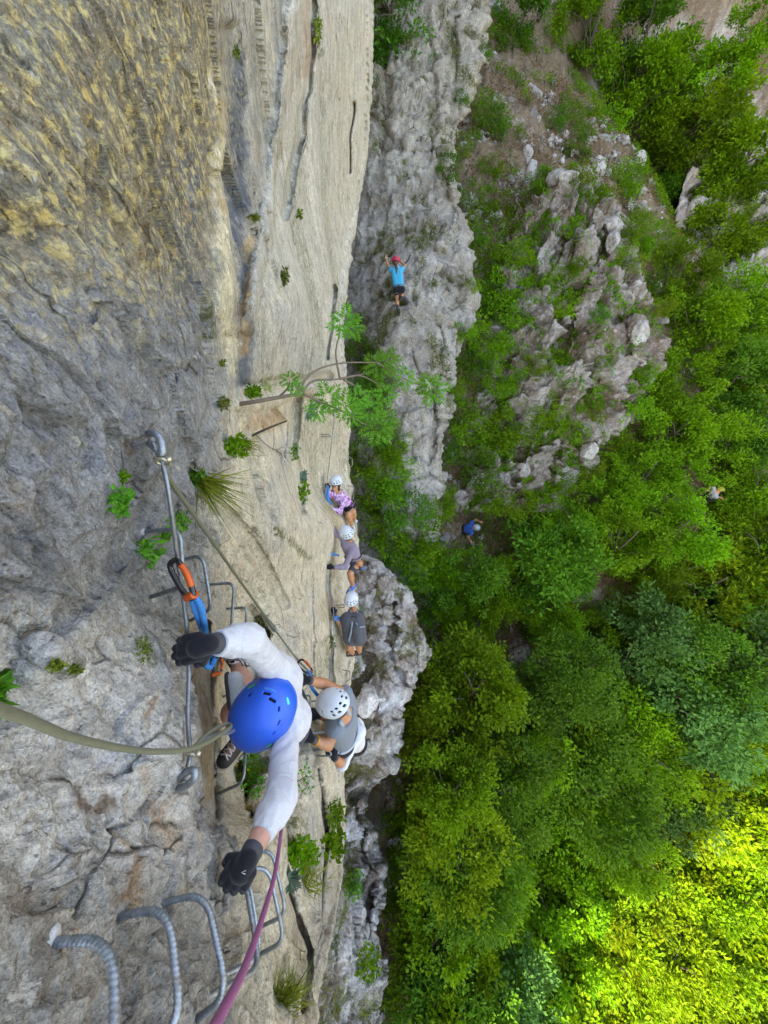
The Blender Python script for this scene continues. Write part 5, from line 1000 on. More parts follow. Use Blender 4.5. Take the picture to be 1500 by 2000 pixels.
def leaves(c, d, n, L, W, fold=.18):
    """folded leaf blades: base c, direction d, upper side n"""
    c, d, n = np.asarray(c, float), norm(d), norm(n); n = norm(n - d * (d * n).sum(-1, keepdims=True)); s = np.cross(d, n); L = np.asarray(L)[:, None]; W = np.asarray(W)[:, None]
    V = np.stack([c, c + d * L * .45 + s * W / 2 + n * W * fold, c + d * L - n * L * .10, c + d * L * .45 - s * W / 2 + n * W * fold], 1)
    return V.reshape(-1, 3), np.arange(4 * len(c)).reshape(-1, 4)
def leaf_obj(name, sets, mat, parent=None, tone=None):
    V, F, T, o = [], [], [], 0
    for (v, f), tn in sets: V.append(v); F.append(f + o); T.append(np.full(len(f), tn) if np.isscalar(tn) else tn); o += len(v)
    return mesh_obj(name, np.vstack(V), np.vstack(F), mat, parent, False, None, {'tone': np.concatenate(T)})
def crown_arrays(seed, r, h, nspray, per=13, ll=.10, lw=.05, gap=.0, pinn=False):
    g = np.random.default_rng(seed); P0 = []
    while len(P0) < nspray:
        q = norm(g.normal(size=3)) * (g.random() ** .42); 
        if fbm((q * 1.55 + seed * 3.1)[None], 2)[0] < gap * .5 - .10: continue
        P0.append(q)
    P0 = np.array(P0); lump = 1 + .30 * noise(norm(P0) * 1.9 + seed)[:, None] + .14 * noise(norm(P0) * 4.3 + seed)[:, None]
    C = P0 * lump * np.array((r, r, h)); out = norm(P0 * np.array((1, 1, .6)) + g.normal(size=C.shape) * .35 + np.array((0, 0, .15)))
    n0 = norm(np.array((0, 0, 1.0)) + .45 * out + .35 * g.normal(size=C.shape)); side = norm(np.cross(out, n0)); k = np.arange(per); cs, ds, ns, tone = [], [], [], []
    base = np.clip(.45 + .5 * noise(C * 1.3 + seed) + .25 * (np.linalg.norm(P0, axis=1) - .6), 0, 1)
    for i in k:
        j = norm(g.normal(size=C.shape)) * g.random((len(C), 1)) ** .5; pos = C + out * .05 + j * np.array((1, 1, .7)) * .17; d = norm(out * .7 + j * 1.0 + g.normal(size=C.shape) * .35)
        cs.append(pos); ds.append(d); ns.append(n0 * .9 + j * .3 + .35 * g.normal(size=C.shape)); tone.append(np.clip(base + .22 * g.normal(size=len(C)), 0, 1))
    cs, ds, ns = np.vstack(cs), np.vstack(ds), np.vstack(ns); m_ = len(cs)
    return leaves(cs, ds, ns, ll * (.7 + .6 * g.random(m_)), lw * (.7 + .6 * g.random(m_))), np.concatenate(tone), C
def trunk_mesh(seed, H, r, hc, C, r0):
    g = np.random.default_rng(seed + 99); mb = MB(); top = np.array((0, 0, hc + H * .25)); bend = np.cumsum(g.normal(size=(7, 3)) * (.05, .05, 0), 0) * (H / 4)
    path = np.linspace((0, 0, -.5), top, 7) + bend - bend[0]; mb.tube(resample(path, 14), np.linspace(r0, r0 * .25, 14), 7)
    for _ in range(9):
        q = C[g.integers(len(C))] * .85 + np.array((0, 0, hc)); a = path[g.integers(3, 6)]
        mb.tube(resample([a, (a + q) / 2 + np.array((0, 0, .12)) + g.normal(size=3) * .08, q], 8), np.linspace(r0 * .35, .006, 8), 5)
    return mb
PROTO = {}
def tree_proto(key, seed, r, h, H, nspray, mat, bark=M_BARK, per=13, ll=.10, lw=.05, gap=0, r0=.07):
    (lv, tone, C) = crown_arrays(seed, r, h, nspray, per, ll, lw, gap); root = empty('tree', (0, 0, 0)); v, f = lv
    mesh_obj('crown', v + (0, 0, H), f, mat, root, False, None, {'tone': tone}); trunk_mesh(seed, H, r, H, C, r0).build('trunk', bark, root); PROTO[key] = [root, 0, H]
for i, (k_, mt_, n_, gp) in enumerate([('mid0', L_MID, 430, .3), ('mid1', L_MID, 380, .5), ('mid2', L_MID, 330, .7), ('yel0', L_YEL, 430, .3), ('yel1', L_YEL, 360, .5), ('blue0', L_BLUE, 340, .4), ('dark0', L_DARK, 430, .3), ('dark1', L_DARK, 330, .7)]):
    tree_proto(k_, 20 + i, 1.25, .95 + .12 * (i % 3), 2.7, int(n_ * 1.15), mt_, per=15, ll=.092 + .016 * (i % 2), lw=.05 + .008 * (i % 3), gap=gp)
tree_proto('shrub0', 41, .62, .55, .55, 150, L_MID, per=11, ll=.085, lw=.042, gap=.5, r0=.025); tree_proto('shrub1', 42, .6, .5, .5, 130, L_DARK, per=11, ll=.08, lw=.042, gap=.6, r0=.025); tree_proto('shrub2', 43, .62, .5, .5, 120, L_YEL, per=11, ll=.08, lw=.04, gap=.6, r0=.02); tree_proto('shrub3', 44, .6, .42, .45, 90, L_BLUE, per=11, ll=.085, lw=.042, gap=.7, r0=.02)
def plant_tree(kind, c, r, label, group, base=None, cat='tree'):
    """c: middle of the crown; its root goes down to the ground"""
    root, used, H = PROTO[kind]; zb = float(z_ground(c[0], c[1])) if base is None else base; s = r / (.62 if kind.startswith('shrub') else 1.25)
    if used == 0: o = root; PROTO[kind][1] = 1
    else: o = copy_tree(root)
    if base is None and c[2] - zb > H * s * 1.02: zs = (c[2] - zb) / H          # tall slender stem
    else: zs = s
    o.scale = (s, s, s); o.location = (float(c[0]), float(c[1]), float(c[2] - H * s)); o.rotation_euler = (random.uniform(-.12, .12), random.uniform(-.12, .12), random.uniform(0, 6.28))
    o.name = 'tree' if cat == 'tree' else 'shrub'; tag(o, label, cat, group)
    if cat == 'tree' and c[2] - H * s - zb > .2:                                # the lower stem down to the floor
        for ch in o.children:
            if ch.name.startswith('trunk'): ch.scale = (1, 1, 1)
        p0 = np.array((c[0], c[1], c[2] - H * s + .1)); p1 = np.array((c[0] + random.uniform(-.2, .2), c[1] + random.uniform(-.2, .2), zb - .4)); mb = MB(); mb.tube(resample([p0, (p0 + p1) / 2 + np.array((random.uniform(-.12, .12), random.uniform(-.12, .12), 0)), p1], 8), np.linspace(.07, .11, 8) * s, 7)
        lo = mb.build('lower_trunk', M_BARK, None); lo.parent = o; lo.matrix_parent_inverse = (Matrix.Translation(o.location) @ o.rotation_euler.to_matrix().to_4x4() @ Matrix.Diagonal((*o.scale, 1))).inverted()
    return o
# the wood on the gorge floor
OPEN = [[(1110,1120),(1250,1120),(1250,1215),(1110,1215)], [(1050,930),(1190,930),(1190,1010),(1050,1010)], [(870,1000),(985,1000),(985,1080),(870,1080)], [(1362,930),(1440,930),(1440,1000),(1362,1000)], [(980,1240),(1060,1240),(1060,1300),(980,1300)]]
SPOTS = []
def spot(px, py, rad_px, lift, kind): SPOTS.append((px, py, rad_px, lift, kind))
_r = random.Random(5)
for yy in range(1040, 2140, 84):
    xs0 = {0: 905, 1: 850}.get((yy - 1040) // 84, 800)
    if 1120 <= yy < 1330: xs0 = 935
    elif 1330 <= yy < 1480: xs0 = 900
    elif yy >= 1480: xs0 = 872
    for xx in range(xs0, 1600, 108):
        px, py = xx + _r.uniform(-30, 30), yy + _r.uniform(-30, 30)
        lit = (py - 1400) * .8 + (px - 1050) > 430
        kind = _r.choice(['mid0', 'mid1', 'mid2', 'mid1', 'dark0', 'yel0', 'mid2', 'mid0', 'blue0']) if not lit else _r.choice(['yel0', 'yel1', 'mid2', 'mid0', 'mid1', 'yel1'])  # yellower leaf kinds in the lit part put sunlight into the colour
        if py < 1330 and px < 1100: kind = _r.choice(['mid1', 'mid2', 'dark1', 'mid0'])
        spot(px, py, _r.uniform(74, 116), _r.uniform(2.0, 4.2) * (1 if py > 1250 else .75), kind)
for px, py, rp, lf, kind in [(1340,540,70,2,'mid2'),(1420,480,80,2.4,'mid1'),(1380,640,80,2.2,'mid1'),(1470,600,84,2.2,'mid0'),(1330,740,70,2,'mid2'),(1420,730,80,2.2,'dark1'),(1490,740,80,2.4,'mid0'),(1300,850,70,1.8,'mid1'),(1380,850,76,2,'mid0'),(1470,850,84,2.4,'dark0'),(1270,930,66,1.6,'mid2'),(1330,920,50,1.5,'mid2'),(1480,960,76,2.2,'mid0'),(1210,980,60,1.5,'mid1'),(1290,1010,70,2,'mid0'),(1120,1050,70,1.8,'mid0'),(1010,1000,70,1.8,'mid1'),(960,1110,76,2,'mid1'),
                         (968,1085,44,1.3,'mid2'),(1005,1130,54,1.4,'mid1'),(1060,1060,48,1.3,'mid0'),(1110,1090,50,1.4,'mid2'),(1250,1110,50,1.4,'mid1'),(1300,1110,54,1.6,'mid0'),(885,1120,50,1.3,'mid1'),(900,1190,50,1.3,'mid2'),(955,1190,54,1.4,'mid1'),(1060,1190,54,1.5,'mid0'),(1080,1130,44,1.3,'mid1'),(1260,1010,50,1.4,'mid0'),(1200,1040,46,1.3,'mid2'),(1440,1010,50,1.5,'mid1'),(1350,1010,54,1.5,'mid0'),(1345,955,34,1.2,'mid1'),(1432,925,34,1.3,'mid0'),(860,1060,44,1.3,'mid0'),(1100,1240,56,1.6,'mid1'),(1180,1250,54,1.6,'mid2'),(1250,1240,56,1.6,'mid0'),(1180,40,80,2,'mid2'),(1270,70,86,2.2,'dark1'),(1240,160,80,2,'mid1'),(1330,150,80,2.2,'mid2'),(1350,230,84,2.4,'yel1'),(1290,290,70,2,'mid1'),(1400,150,76,2.4,'mid2'),(1450,320,84,2.4,'mid1'),(1380,330,76,2,'mid2'),(1480,420,80,2.4,'mid2'),(1300,400,64,1.6,'dark1'),(1480,60,60,2,'mid2'),(1010,30,56,1.4,'dark1')]: spot(px, py, rp, lf, kind)
KL = {'mid': 'mid green', 'yel': 'yellow green', 'blu': 'blue green', 'dar': 'dark green'}
CLEAR = [(1185,1170,36),(1125,965,30),(925,1035,46),(1392,965,30),(1010,1270,16)]
ORD = 'first second third fourth fifth sixth seventh eighth ninth tenth eleventh twelfth thirteenth fourteenth fifteenth sixteenth seventeenth eighteenth nineteenth twentieth'.split() + ['twenty-' + q for q in 'first second third fourth fifth sixth seventh eighth ninth'.split()]
keep = []
for px, py, rp, lf, kind in SPOTS:
    if any(math.hypot(px - a, py - b) < r_ + rp * .70 for a, b, r_ in CLEAR): continue
    if py < 520: z = 'far slope wood'
    elif py < 1030 and px > 1180: z = 'gully wood'
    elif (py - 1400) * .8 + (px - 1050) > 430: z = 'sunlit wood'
    else: z = 'shaded wood'
    keep.append((z, px, py, rp, lf, kind))
rows = {}
for q in keep: rows.setdefault(q[0], {}).setdefault(int(q[2] // 92), []).append(q)
for z, bands in rows.items():
    for bi, b in enumerate(sorted(bands)):
        for k, (z, px, py, rp, lf, kind) in enumerate(sorted(bands[b], key=lambda q: q[1])):
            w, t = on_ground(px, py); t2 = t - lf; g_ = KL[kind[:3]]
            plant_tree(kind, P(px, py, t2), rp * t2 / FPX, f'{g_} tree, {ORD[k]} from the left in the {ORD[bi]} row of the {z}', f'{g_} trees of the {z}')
# shrubs on the ledges and slopes
SHRUBS = [(712,690,34,'shrub1','in the dark corner behind the rowan sapling'),(740,740,38,'shrub1','in the dark corner behind the rowan sapling'),(712,770,40,'shrub1','in the dark corner behind the rowan sapling'),(725,840,42,'shrub1','in the dark corner behind the rowan sapling'),(770,880,36,'shrub0','in the dark corner behind the rowan sapling'),(720,910,46,'shrub0','in the corner right of the pink climber'),(770,940,46,'shrub0','in the corner right of the pink climber'),(730,990,46,'shrub0','in the corner right of the pink climber'),(790,1000,44,'shrub1','in the corner right of the pink climber'),(750,1050,46,'shrub0','in the corner right of the pink climber'),(810,1060,50,'shrub0','in the corner right of the pink climber'),(790,1110,44,'shrub1','in the corner right of the pink climber'),(840,1110,46,'shrub0','in the corner right of the pink climber'),(850,1170,48,'shrub1','in the corner right of the pink climber'),
                              (960,520,38,'shrub0','between the grey wall and the crag'),(985,570,40,'shrub0','between the grey wall and the crag'),(940,600,40,'shrub1','between the grey wall and the crag'),(960,660,44,'shrub0','between the grey wall and the crag'),(1010,620,36,'shrub0','between the grey wall and the crag'),(920,720,36,'shrub1','between the grey wall and the crag'),(1060,545,34,'shrub0','on the crag'),(1095,600,30,'shrub2','on the crag'),(900,830,44,'shrub0','between the grey wall and the crag'),(950,850,46,'shrub0','between the grey wall and the crag'),(1000,830,40,'shrub0','between the grey wall and the crag'),(930,920,38,'shrub1','between the grey wall and the crag'),(1060,800,34,'shrub2','on the crag'),(1110,830,34,'shrub0','on the crag'),(1040,720,24,'shrub2','on the crag'),(1150,800,30,'shrub2','on the crag'),
                              (1000,410,34,'shrub0','on the crag'),(1060,365,30,'shrub0','on the crag'),(1125,345,24,'shrub2','on the crag'),(1235,450,34,'shrub0','on the crag'),(1285,600,26,'shrub2','on the crag'),(1300,690,26,'shrub0','on the crag'),(1240,790,32,'shrub0','on the crag'),(1190,860,34,'shrub2','on the crag'),(1010,500,30,'shrub2','on the crag'),(1080,690,26,'shrub0','on the crag'),(980,740,34,'shrub0','on the crag'),(1170,620,20,'shrub1','on the crag'),(1130,520,20,'shrub0','on the crag'),(905,300,15,'shrub2','on the edge of the grey wall'),(928,470,17,'shrub1','on the edge of the grey wall'),(922,560,15,'shrub2','on the edge of the grey wall'),(912,650,22,'shrub0','on the edge of the grey wall'),(884,760,22,'shrub0','on the edge of the grey wall'),(948,110,16,'shrub1','on the edge of the grey wall'),(880,880,26,'shrub1','on the edge of the grey wall'),(860,980,30,'shrub0','on the edge of the grey wall'),(950,400,26,'shrub0','on the slope above the crag'),(1150,220,30,'shrub2','on the slope above the crag'),(950,985,30,'shrub0','at the foot of the crag'),(1005,985,34,'shrub2','at the foot of the crag'),(1050,975,30,'shrub0','at the foot of the crag'),(1100,950,28,'shrub0','at the foot of the crag'),(1145,915,28,'shrub2','at the foot of the crag'),(1260,735,28,'shrub0','at the foot of the crag'),(880,330,26,'shrub1','on the slope above the crag'),(960,250,30,'shrub1','on the slope above the crag'),(1120,300,26,'shrub1','on the slope above the crag'),(1160,370,38,'shrub0','on the slope above the crag'),(1220,360,36,'shrub0','on the slope above the crag'),(960,330,22,'shrub2','on the slope above the crag'),(1080,240,24,'shrub1','on the slope above the crag'),(1000,90,34,'shrub1','on the slope above the crag'),(900,200,18,'shrub1','on the slope above the crag'),(1190,250,34,'shrub0','on the slope above the crag'),(1250,470,30,'shrub0','on the slope above the crag'),(1230,520,30,'shrub2','on the slope above the crag'),(1270,560,26,'shrub1','on the slope above the crag'),
                              (772,1590,24,'shrub0','at the outer edge of the pale ledge'),(762,1640,24,'shrub2','at the outer edge of the pale ledge'),(775,1690,24,'shrub0','at the outer edge of the pale ledge'),(766,1760,26,'shrub0','at the outer edge of the pale ledge'),(772,1870,26,'shrub2','at the outer edge of the pale ledge'),(848,1330,28,'shrub0','at the outer edge of the pale ledge'),(832,1400,34,'shrub0','at the outer edge of the pale ledge'),(826,1470,34,'shrub0','at the outer edge of the pale ledge'),(806,1540,32,'shrub1','at the outer edge of the pale ledge'),(784,1600,26,'shrub0','at the outer edge of the pale ledge'),(812,1650,34,'shrub0','at the outer edge of the pale ledge'),(868,1250,26,'shrub2','at the outer edge of the pale ledge'),(824,1720,32,'shrub1','at the outer edge of the pale ledge'),(790,1810,26,'shrub0','at the outer edge of the pale ledge'),(820,1880,40,'shrub0','at the outer edge of the pale ledge'),(760,1960,34,'shrub1','at the outer edge of the pale ledge')]
for where in dict.fromkeys(q[4] for q in SHRUBS):
    for k, (px, py, rp, kind, _w) in enumerate(sorted([q for q in SHRUBS if q[4] == where], key=lambda q: q[1])):
        t = hit_t(px, py); r = rp * t / FPX; c = P(px, py, t - .25 * r) + np.array((0, 0, .1 * r)); nm = {'0': 'mid green', '1': 'dark green', '2': 'yellow green', '3': 'blue green'}[kind[-1]]
        plant_tree(kind, c, r, f'{nm} shrub, {ORD[k]} from the top {where}', f'shrubs {where}', c[2] - .8 * r, 'shrub')
# the thin tree reaching in at the top of the grey wall
t_ = hit_t(770, 40) - .8; plant_tree('dark1', P(775, 35, t_), 100 * t_ / FPX, 'dark leafy tree leaning in over the top of the grey wall', 'tree above the grey wall', -20); 

def compound_leaf(c, d, n, L, pairs=5):
    """a rowan leaf: pairs of leaflets on a stalk"""
    d = norm(d); n = norm(n - d * np.dot(d, n)); s = np.cross(d, n); cs, ds, ls = [], [], []
    for i in range(pairs):
        u = .25 + .65 * i / (pairs - 1)
        for sg in (-1, 1): cs.append(c + d * L * u - n * L * .12 * u * u); ds.append(d * .55 + s * sg * 1.0); ls.append(L * (.34 + .12 * math.sin(math.pi * u)))
    cs.append(c + d * L * .9 - n * L * .1); ds.append(d); ls.append(L * .42); ls = np.array(ls); ns = np.tile(n, (len(cs), 1)) + rng.normal(size=(len(cs), 3)) * .15
    return leaves(np.array(cs), np.array(ds) + rng.normal(size=(len(cs), 3)) * .08, ns, ls, ls * .29)
def sapling():
    root = empty('sapling', P(466, 788, hit_t(466, 788))); tag(root, 'rowan sapling growing sideways out of the cream rock across the gap', 'sapling'); b = hit_t(466, 788); mb = MB()
    stems = [[(462,790,b + .03),(500,784,b),(545,776,b + .05),(590,768,b + .12)], [(590,768,b + .12),(594,745,b + .15),(620,722,b + .2),(670,709,b + .3),(735,708,b + .45)], [(590,768,b + .12),(612,744,b + .2),(664,740,b + .3),(720,728,b + .5)], [(664,740,b + .3),(705,734,b + .45),(748,756,b + .6)], [(672,742,b + .3),(700,758,b + .45),(722,782,b + .55),(738,808,b + .6)], [(664,740,b + .3),(656,690,b + .25),(664,648,b + .22)], [(590,768,b + .12),(625,785,b + .2),(662,800,b + .25),(700,822,b + .4),(720,832,b + .5)], [(735,708,b + .45),(780,735,b + .6),(830,757,b + .75)], [(545,776,b + .05),(562,758,b + .03),(566,745,b)]]
    for k, st in enumerate(stems): w = resample([P(*q) for q in st], 22); mb.tube(w, np.linspace(.012 if k == 0 else .0075, .009 if k == 0 else .003, 22), 6)
    mb.build('stem', M_TWIG, root); tuft = [(672,628,b + .2,34),(688,640,b + .2,26),(742,712,b + .45,34),(760,704,b + .5,26),(790,738,b + .6,26),(846,760,b + .75,34),(834,752,b + .7,26),(640,778,b + .2,34),(672,790,b + .25,32),(620,800,b + .2,26),(700,778,b + .4,26),(738,836,b + .5,36),(752,822,b + .55,30),(722,800,b + .5,26),(566,742,b,22),(578,758,b + .02,18),(752,770,b + .6,26),(690,812,b + .3,24)]
    for px, py, t, r in tuft:
        c = P(px, py, t); sets = []
        for k in range(6): a = k * 1.05 + px; sets.append((compound_leaf(c, img(math.cos(a), math.sin(a), .25 * math.sin(k * 2.1)), img(.1, -.15, -1), r * t / FPX * .92, 6), np.clip(rng.normal(.55, .2, 13), 0, 1)))
        leaf_obj('leaf_cluster', sets, L_FRESH, root)
sapling()
def rosette(label, px, py, rp):
    t = hit_t(px, py) - .03; c = P(px, py, t); R_ = rp * t / FPX; sets = []
    for k in range(20):
        a = k * 2.4; u = .45 + .55 * k / 20; d = img(math.cos(a), math.sin(a), -.9 * (1 - u)); v, f = leaves([c, c + d * R_ * .05], [d, d], [img(0, 0, -1)] * 2, [R_ * (1.25 - .5 * (1 - u)), R_ * (1.1 - .5 * (1 - u))], [R_ * .42] * 2, .12); sets.append(((v, f), float(np.clip(.4 + .4 * math.sin(k), 0, 1))))
    root = empty('rosette_plant', c); tag(root, label, 'plant'); leaf_obj('leaves', sets, L_GREY, root)
rosette('grey green rosette plant on the rock right of the pink rope', 567, 1716, 26); rosette('grey green rosette plant in the hollow under the rowan sapling', 602, 802, 20); rosette('small grey green rosette plant high in the crack above the climbers', 590, 928, 13); rosette('pale rosette plant beside the helmet of the backpack climber', 703, 1190, 8)
def tuft(label, px, py, n, Lp, aim, spread, mat, wid=.006, base=None, droop=.5, flowers=0, name='grass_tuft', grp=None):
    t = hit_t(px, py); c0 = P(px, py, t - .01); root = empty(name, c0); tag(root, label, 'grass tuft', grp); V, F, T = [], [], []; sc = t / FPX; o = 0
    for k in range(n):
        c = c0 + (img(1, 0) * rng.normal() + img(0, 1) * rng.normal()) * (base or 8) * sc; a = math.radians(aim + rng.normal() * spread); L = Lp * sc * (.45 + .65 * rng.random()); d = norm(img(math.cos(a), math.sin(a), -.25 + .3 * rng.normal())); s = norm(np.cross(d, img(0, 0, 1)) + .3 * rng.normal(size=3)); w = wid * (.7 + .6 * rng.random()); pts = []
        for j in range(6): u = j / 5; q = c + d * L * u + np.array((0, 0, -1.0)) * L * droop * u * u; pts += [q - s * w * .5 * (1 - u * .92), q + s * w * .5 * (1 - u * .92)]
        V.append(pts); F += [[o + 2 * j, o + 2 * j + 1, o + 2 * j + 3, o + 2 * j + 2] for j in range(5)]; T += [rng.random()] * 5; o += 12
    mesh_obj('blades', np.vstack(V), np.array(F), mat, root, False, None, {'tone': T})
    if flowers:
        fs = []
        for _ in range(flowers):
            c = c0 + (img(1, 0) * rng.normal() * .5 + img(0, 1) * rng.normal()) * Lp * .8 * sc + img(0, 0, -1) * .05
            for a in np.linspace(0, 6.28, 6)[:-1]: fs.append((leaves([c], [img(math.cos(a), math.sin(a), -.2)], [img(0, 0, -1)], [.013], [.010]), rng.random()))
        leaf_obj('flowers', fs, L_FLOWER, root)
    return root
def moss(label, px, py, rx, ry, mat=L_MOSS, n=260, ll=.012, name='cushion_plant', cat='plant'):
    """a low cushion of small leaves that clings to the rock"""
    t0 = hit_t(px, py); root = empty(name, P(px, py, t0)); tag(root, label, cat); cs, ds, ns = [], [], []
    for _ in range(n):
        a, q = rng.random() * 6.28, rng.random() ** .6; x, y = px + rx * q * math.cos(a), py + ry * q * math.sin(a); t = hit_t(x, y); hgt = (1 - q * q) * .6 * max(rx, ry) * t / FPX
        cs.append(P(x, y, t - .2 * hgt - .008 - .5 * hgt * rng.random())); ds.append(norm(rng.normal(size=3) + np.array((0, 0, .6)))); ns.append(norm(rng.normal(size=3) * .6 + img(0, -.3, -1)))
    L = ll * (.6 + .8 * rng.random(n)); leaf_obj('foliage', [(leaves(cs, ds, ns, L, L * .55), rng.random(n))], mat, root); return root
tuft('long arching grass tuft with brown base growing from the grey rock nose', 392, 938, 75, 122, 28, 22, L_GRASS, .0065, 7, .10); tuft('brown dead grass at the base of the long arching tuft', 398, 946, 90, 34, 30, 55, L_DRY, .003, 9, .2, grp='dry grass on the cliff')
moss('bushy green plant above the long grass tuft', 384, 932, 13, 16, L_FRESH, 120, .022); moss('dark green cushion plant beneath the bare twigs', 462, 872, 24, 22, L_MID, 420, .026); tuft('dry fine grass right of the dark cushion plant', 482, 868, 90, 36, 0, 60, L_GRASS, .003, 9, .3)
moss('green cushion plant in the niche left of the rowan stem', 494, 766, 18, 12, L_MID, 220, .026); tuft('fine dry grass in the niche left of the rowan stem', 516, 760, 60, 26, -60, 40, L_GRASS, .003, 7, .2); moss('round moss cushion on the cream streak', 437, 787, 10, 13, L_MOSS, 150, .016); moss('small moss cushion below the yellow lichen', 434, 710, 7, 8, L_MOSS, 80, .014)
moss('hanging leafy green plant left of the eye bolt', 236, 982, 18, 30, L_FRESH, 190, .020, 'leafy_plant'); moss('small dark leafy tuft above the hanging plant', 240, 934, 8, 8, L_MID, 60, .014, 'leafy_plant'); moss('broad leaved seedling below the first upper rung', 293, 1076, 22, 24, L_FRESH, 70, .032, 'leafy_plant'); moss('leafy plant behind the cable under the eye bolt', 352, 1018, 20, 18, L_FRESH, 110, .022, 'leafy_plant'); moss('yellow green leafy plant at the end of the first upper rung', 322, 1046, 13, 9, L_FRESH, 60, .018, 'leafy_plant')
moss('bright leaves at the left edge of the picture', 2, 1345, 18, 30, L_FRESH, 46, .026, 'leafy_plant'); moss('thin mossy strip on the pale slab', 282, 1268, 16, 26, L_MOSS, 120, .010); moss('tiny grassy cushion on the pale slab by the dark chip', 112, 1300, 12, 8, L_MOSS, 70, .009); moss('second tiny grassy cushion right of the dark chip', 148, 1306, 8, 6, L_MOSS, 50, .009)
tuft('green grass with yellow flowers below the blue helmet', 492, 1520, 170, 66, 95, 40, L_GRASS, .007, 22, .2, 16); moss('leafy green growth among the yellow flowers', 492, 1510, 24, 58, L_FRESH, 420, .026, 'leafy_plant'); tuft('brown dry grass root under the yellow flowers', 492, 1590, 120, 30, 70, 70, L_DRY, .004, 14, .2, grp='dry grass on the cliff')
tuft('pale dry grass tuft at the bottom edge of the cliff', 553, 1952, 170, 74, -62, 34, L_GRASS, .0045, 12, .25); tuft('dry grass tuft right of the grey rosette', 596, 1726, 110, 60, -50, 50, L_GRASS, .006, 14, .2); moss('leafy green plant above the grey rosette', 590, 1668, 30, 32, L_MID, 380, .038, 'leafy_plant'); moss('green plant in the rock crack below the white sleeve', 655, 1590, 16, 30, L_MID, 220, .05, 'leafy_plant'); moss('leafy plant on the lower rock step', 652, 1650, 24, 30, L_MID, 330, .055, 'leafy_plant')
moss('green plant on the low rock near the bottom', 692, 1725, 22, 30, L_FRESH, 240, .075, 'leafy_plant'); moss('tall leafy weed on the lower rocks at the bottom', 720, 1880, 26, 40, L_MID, 260, .085, 'leafy_plant'); moss('mossy patch in the crack behind the olive cable', 516, 1258, 16, 34, L_MOSS, 260, .026); moss('mossy hole with the mid span anchor', 506, 1218, 14, 16, L_MOSS, 140, .022); moss('moss at the edge beside the far rungs', 648, 1255, 7, 16, L_MOSS, 90, .04)
moss('small green plant on the rock under the first upper rungs', 576, 885, 12, 18, L_FRESH, 90, .04, 'leafy_plant'); moss('green streak plant in the crack left of the pink climber', 592, 958, 10, 24, L_MID, 130, .05, 'leafy_plant'); moss('moss clump in the middle of the pale panel', 556, 538, 6, 16, L_MOSS, 110, .03); moss('small moss dot high on the pale panel', 498, 426, 8, 7, L_MOSS, 60, .025); moss('moss dot near the right edge of the pale panel', 583, 420, 6, 10, L_MOSS, 60, .04); moss('moss dot at the top of the pale panel', 462, 104, 7, 12, L_MOSS, 60, .02); moss('moss streak at the top edge of the pale panel', 620, 64, 6, 30, L_MOSS, 110, .045)
def twigs(label, pts, n, mat=M_TWIG, name='dead_twig', r0=.006, spread=40, forkL=60):
    root = empty(name, P(*pts[0])); tag(root, label, 'twig'); mb = MB(); w = resample([P(*p) for p in pts], 20); mb.tube(w, np.linspace(r0, r0 * .5, 20), 6); t = pts[-1][2]; sc = t / FPX
    for k in range(n):
        a = w[rng.integers(8, 20)]; q = a + (img(1, 0) * rng.normal(.3, .6) + img(0, 1) * rng.normal(.3, .6) + img(0, 0, 1) * rng.normal(0, .3)) * forkL * sc; mb.tube(resample([a, (a + q) / 2 + rng.normal(size=3) * .03 * forkL * sc, q], 7), np.linspace(r0 * .4, r0 * .18, 7), 4)
    mb.build('branches', mat, root); return root
b_ = hit_t(490, 852); twigs('bare brown twig sticking out above the long grass', [(486,854,b_ + .03),(520,838,b_ - .05),(560,822,b_ - .1)], 0, M_BARK, r0=.009); twigs('tangle of fine dead twigs on the cream rock above the grass', [(500,850,hit_t(500,850) - .02),(525,872,hit_t(525,872) - .05),(548,884,hit_t(548,884) - .05)], 34, M_TWIG, r0=.0035, forkL=46)
b_ = hit_t(565, 1535) - .02; tw = twigs('thin leafy twig in the rock crack right of the grey arm', [(562,1528,b_),(580,1526,b_ - .05),(598,1516,b_ - .06)], 8, M_TWIG, r0=.005, forkL=26); leaf_obj('leaves', [(leaves([P(572 + rng.random() * 38, 1496 + rng.random() * 56, b_ - .06 - .05 * rng.random()) for _ in range(44)], rng.normal(size=(44, 3)), rng.normal(size=(44, 3)) * .5 + img(0, 0, -1), np.full(44, .030), np.full(44, .016)), rng.random(44))], L_FRESH, tw)
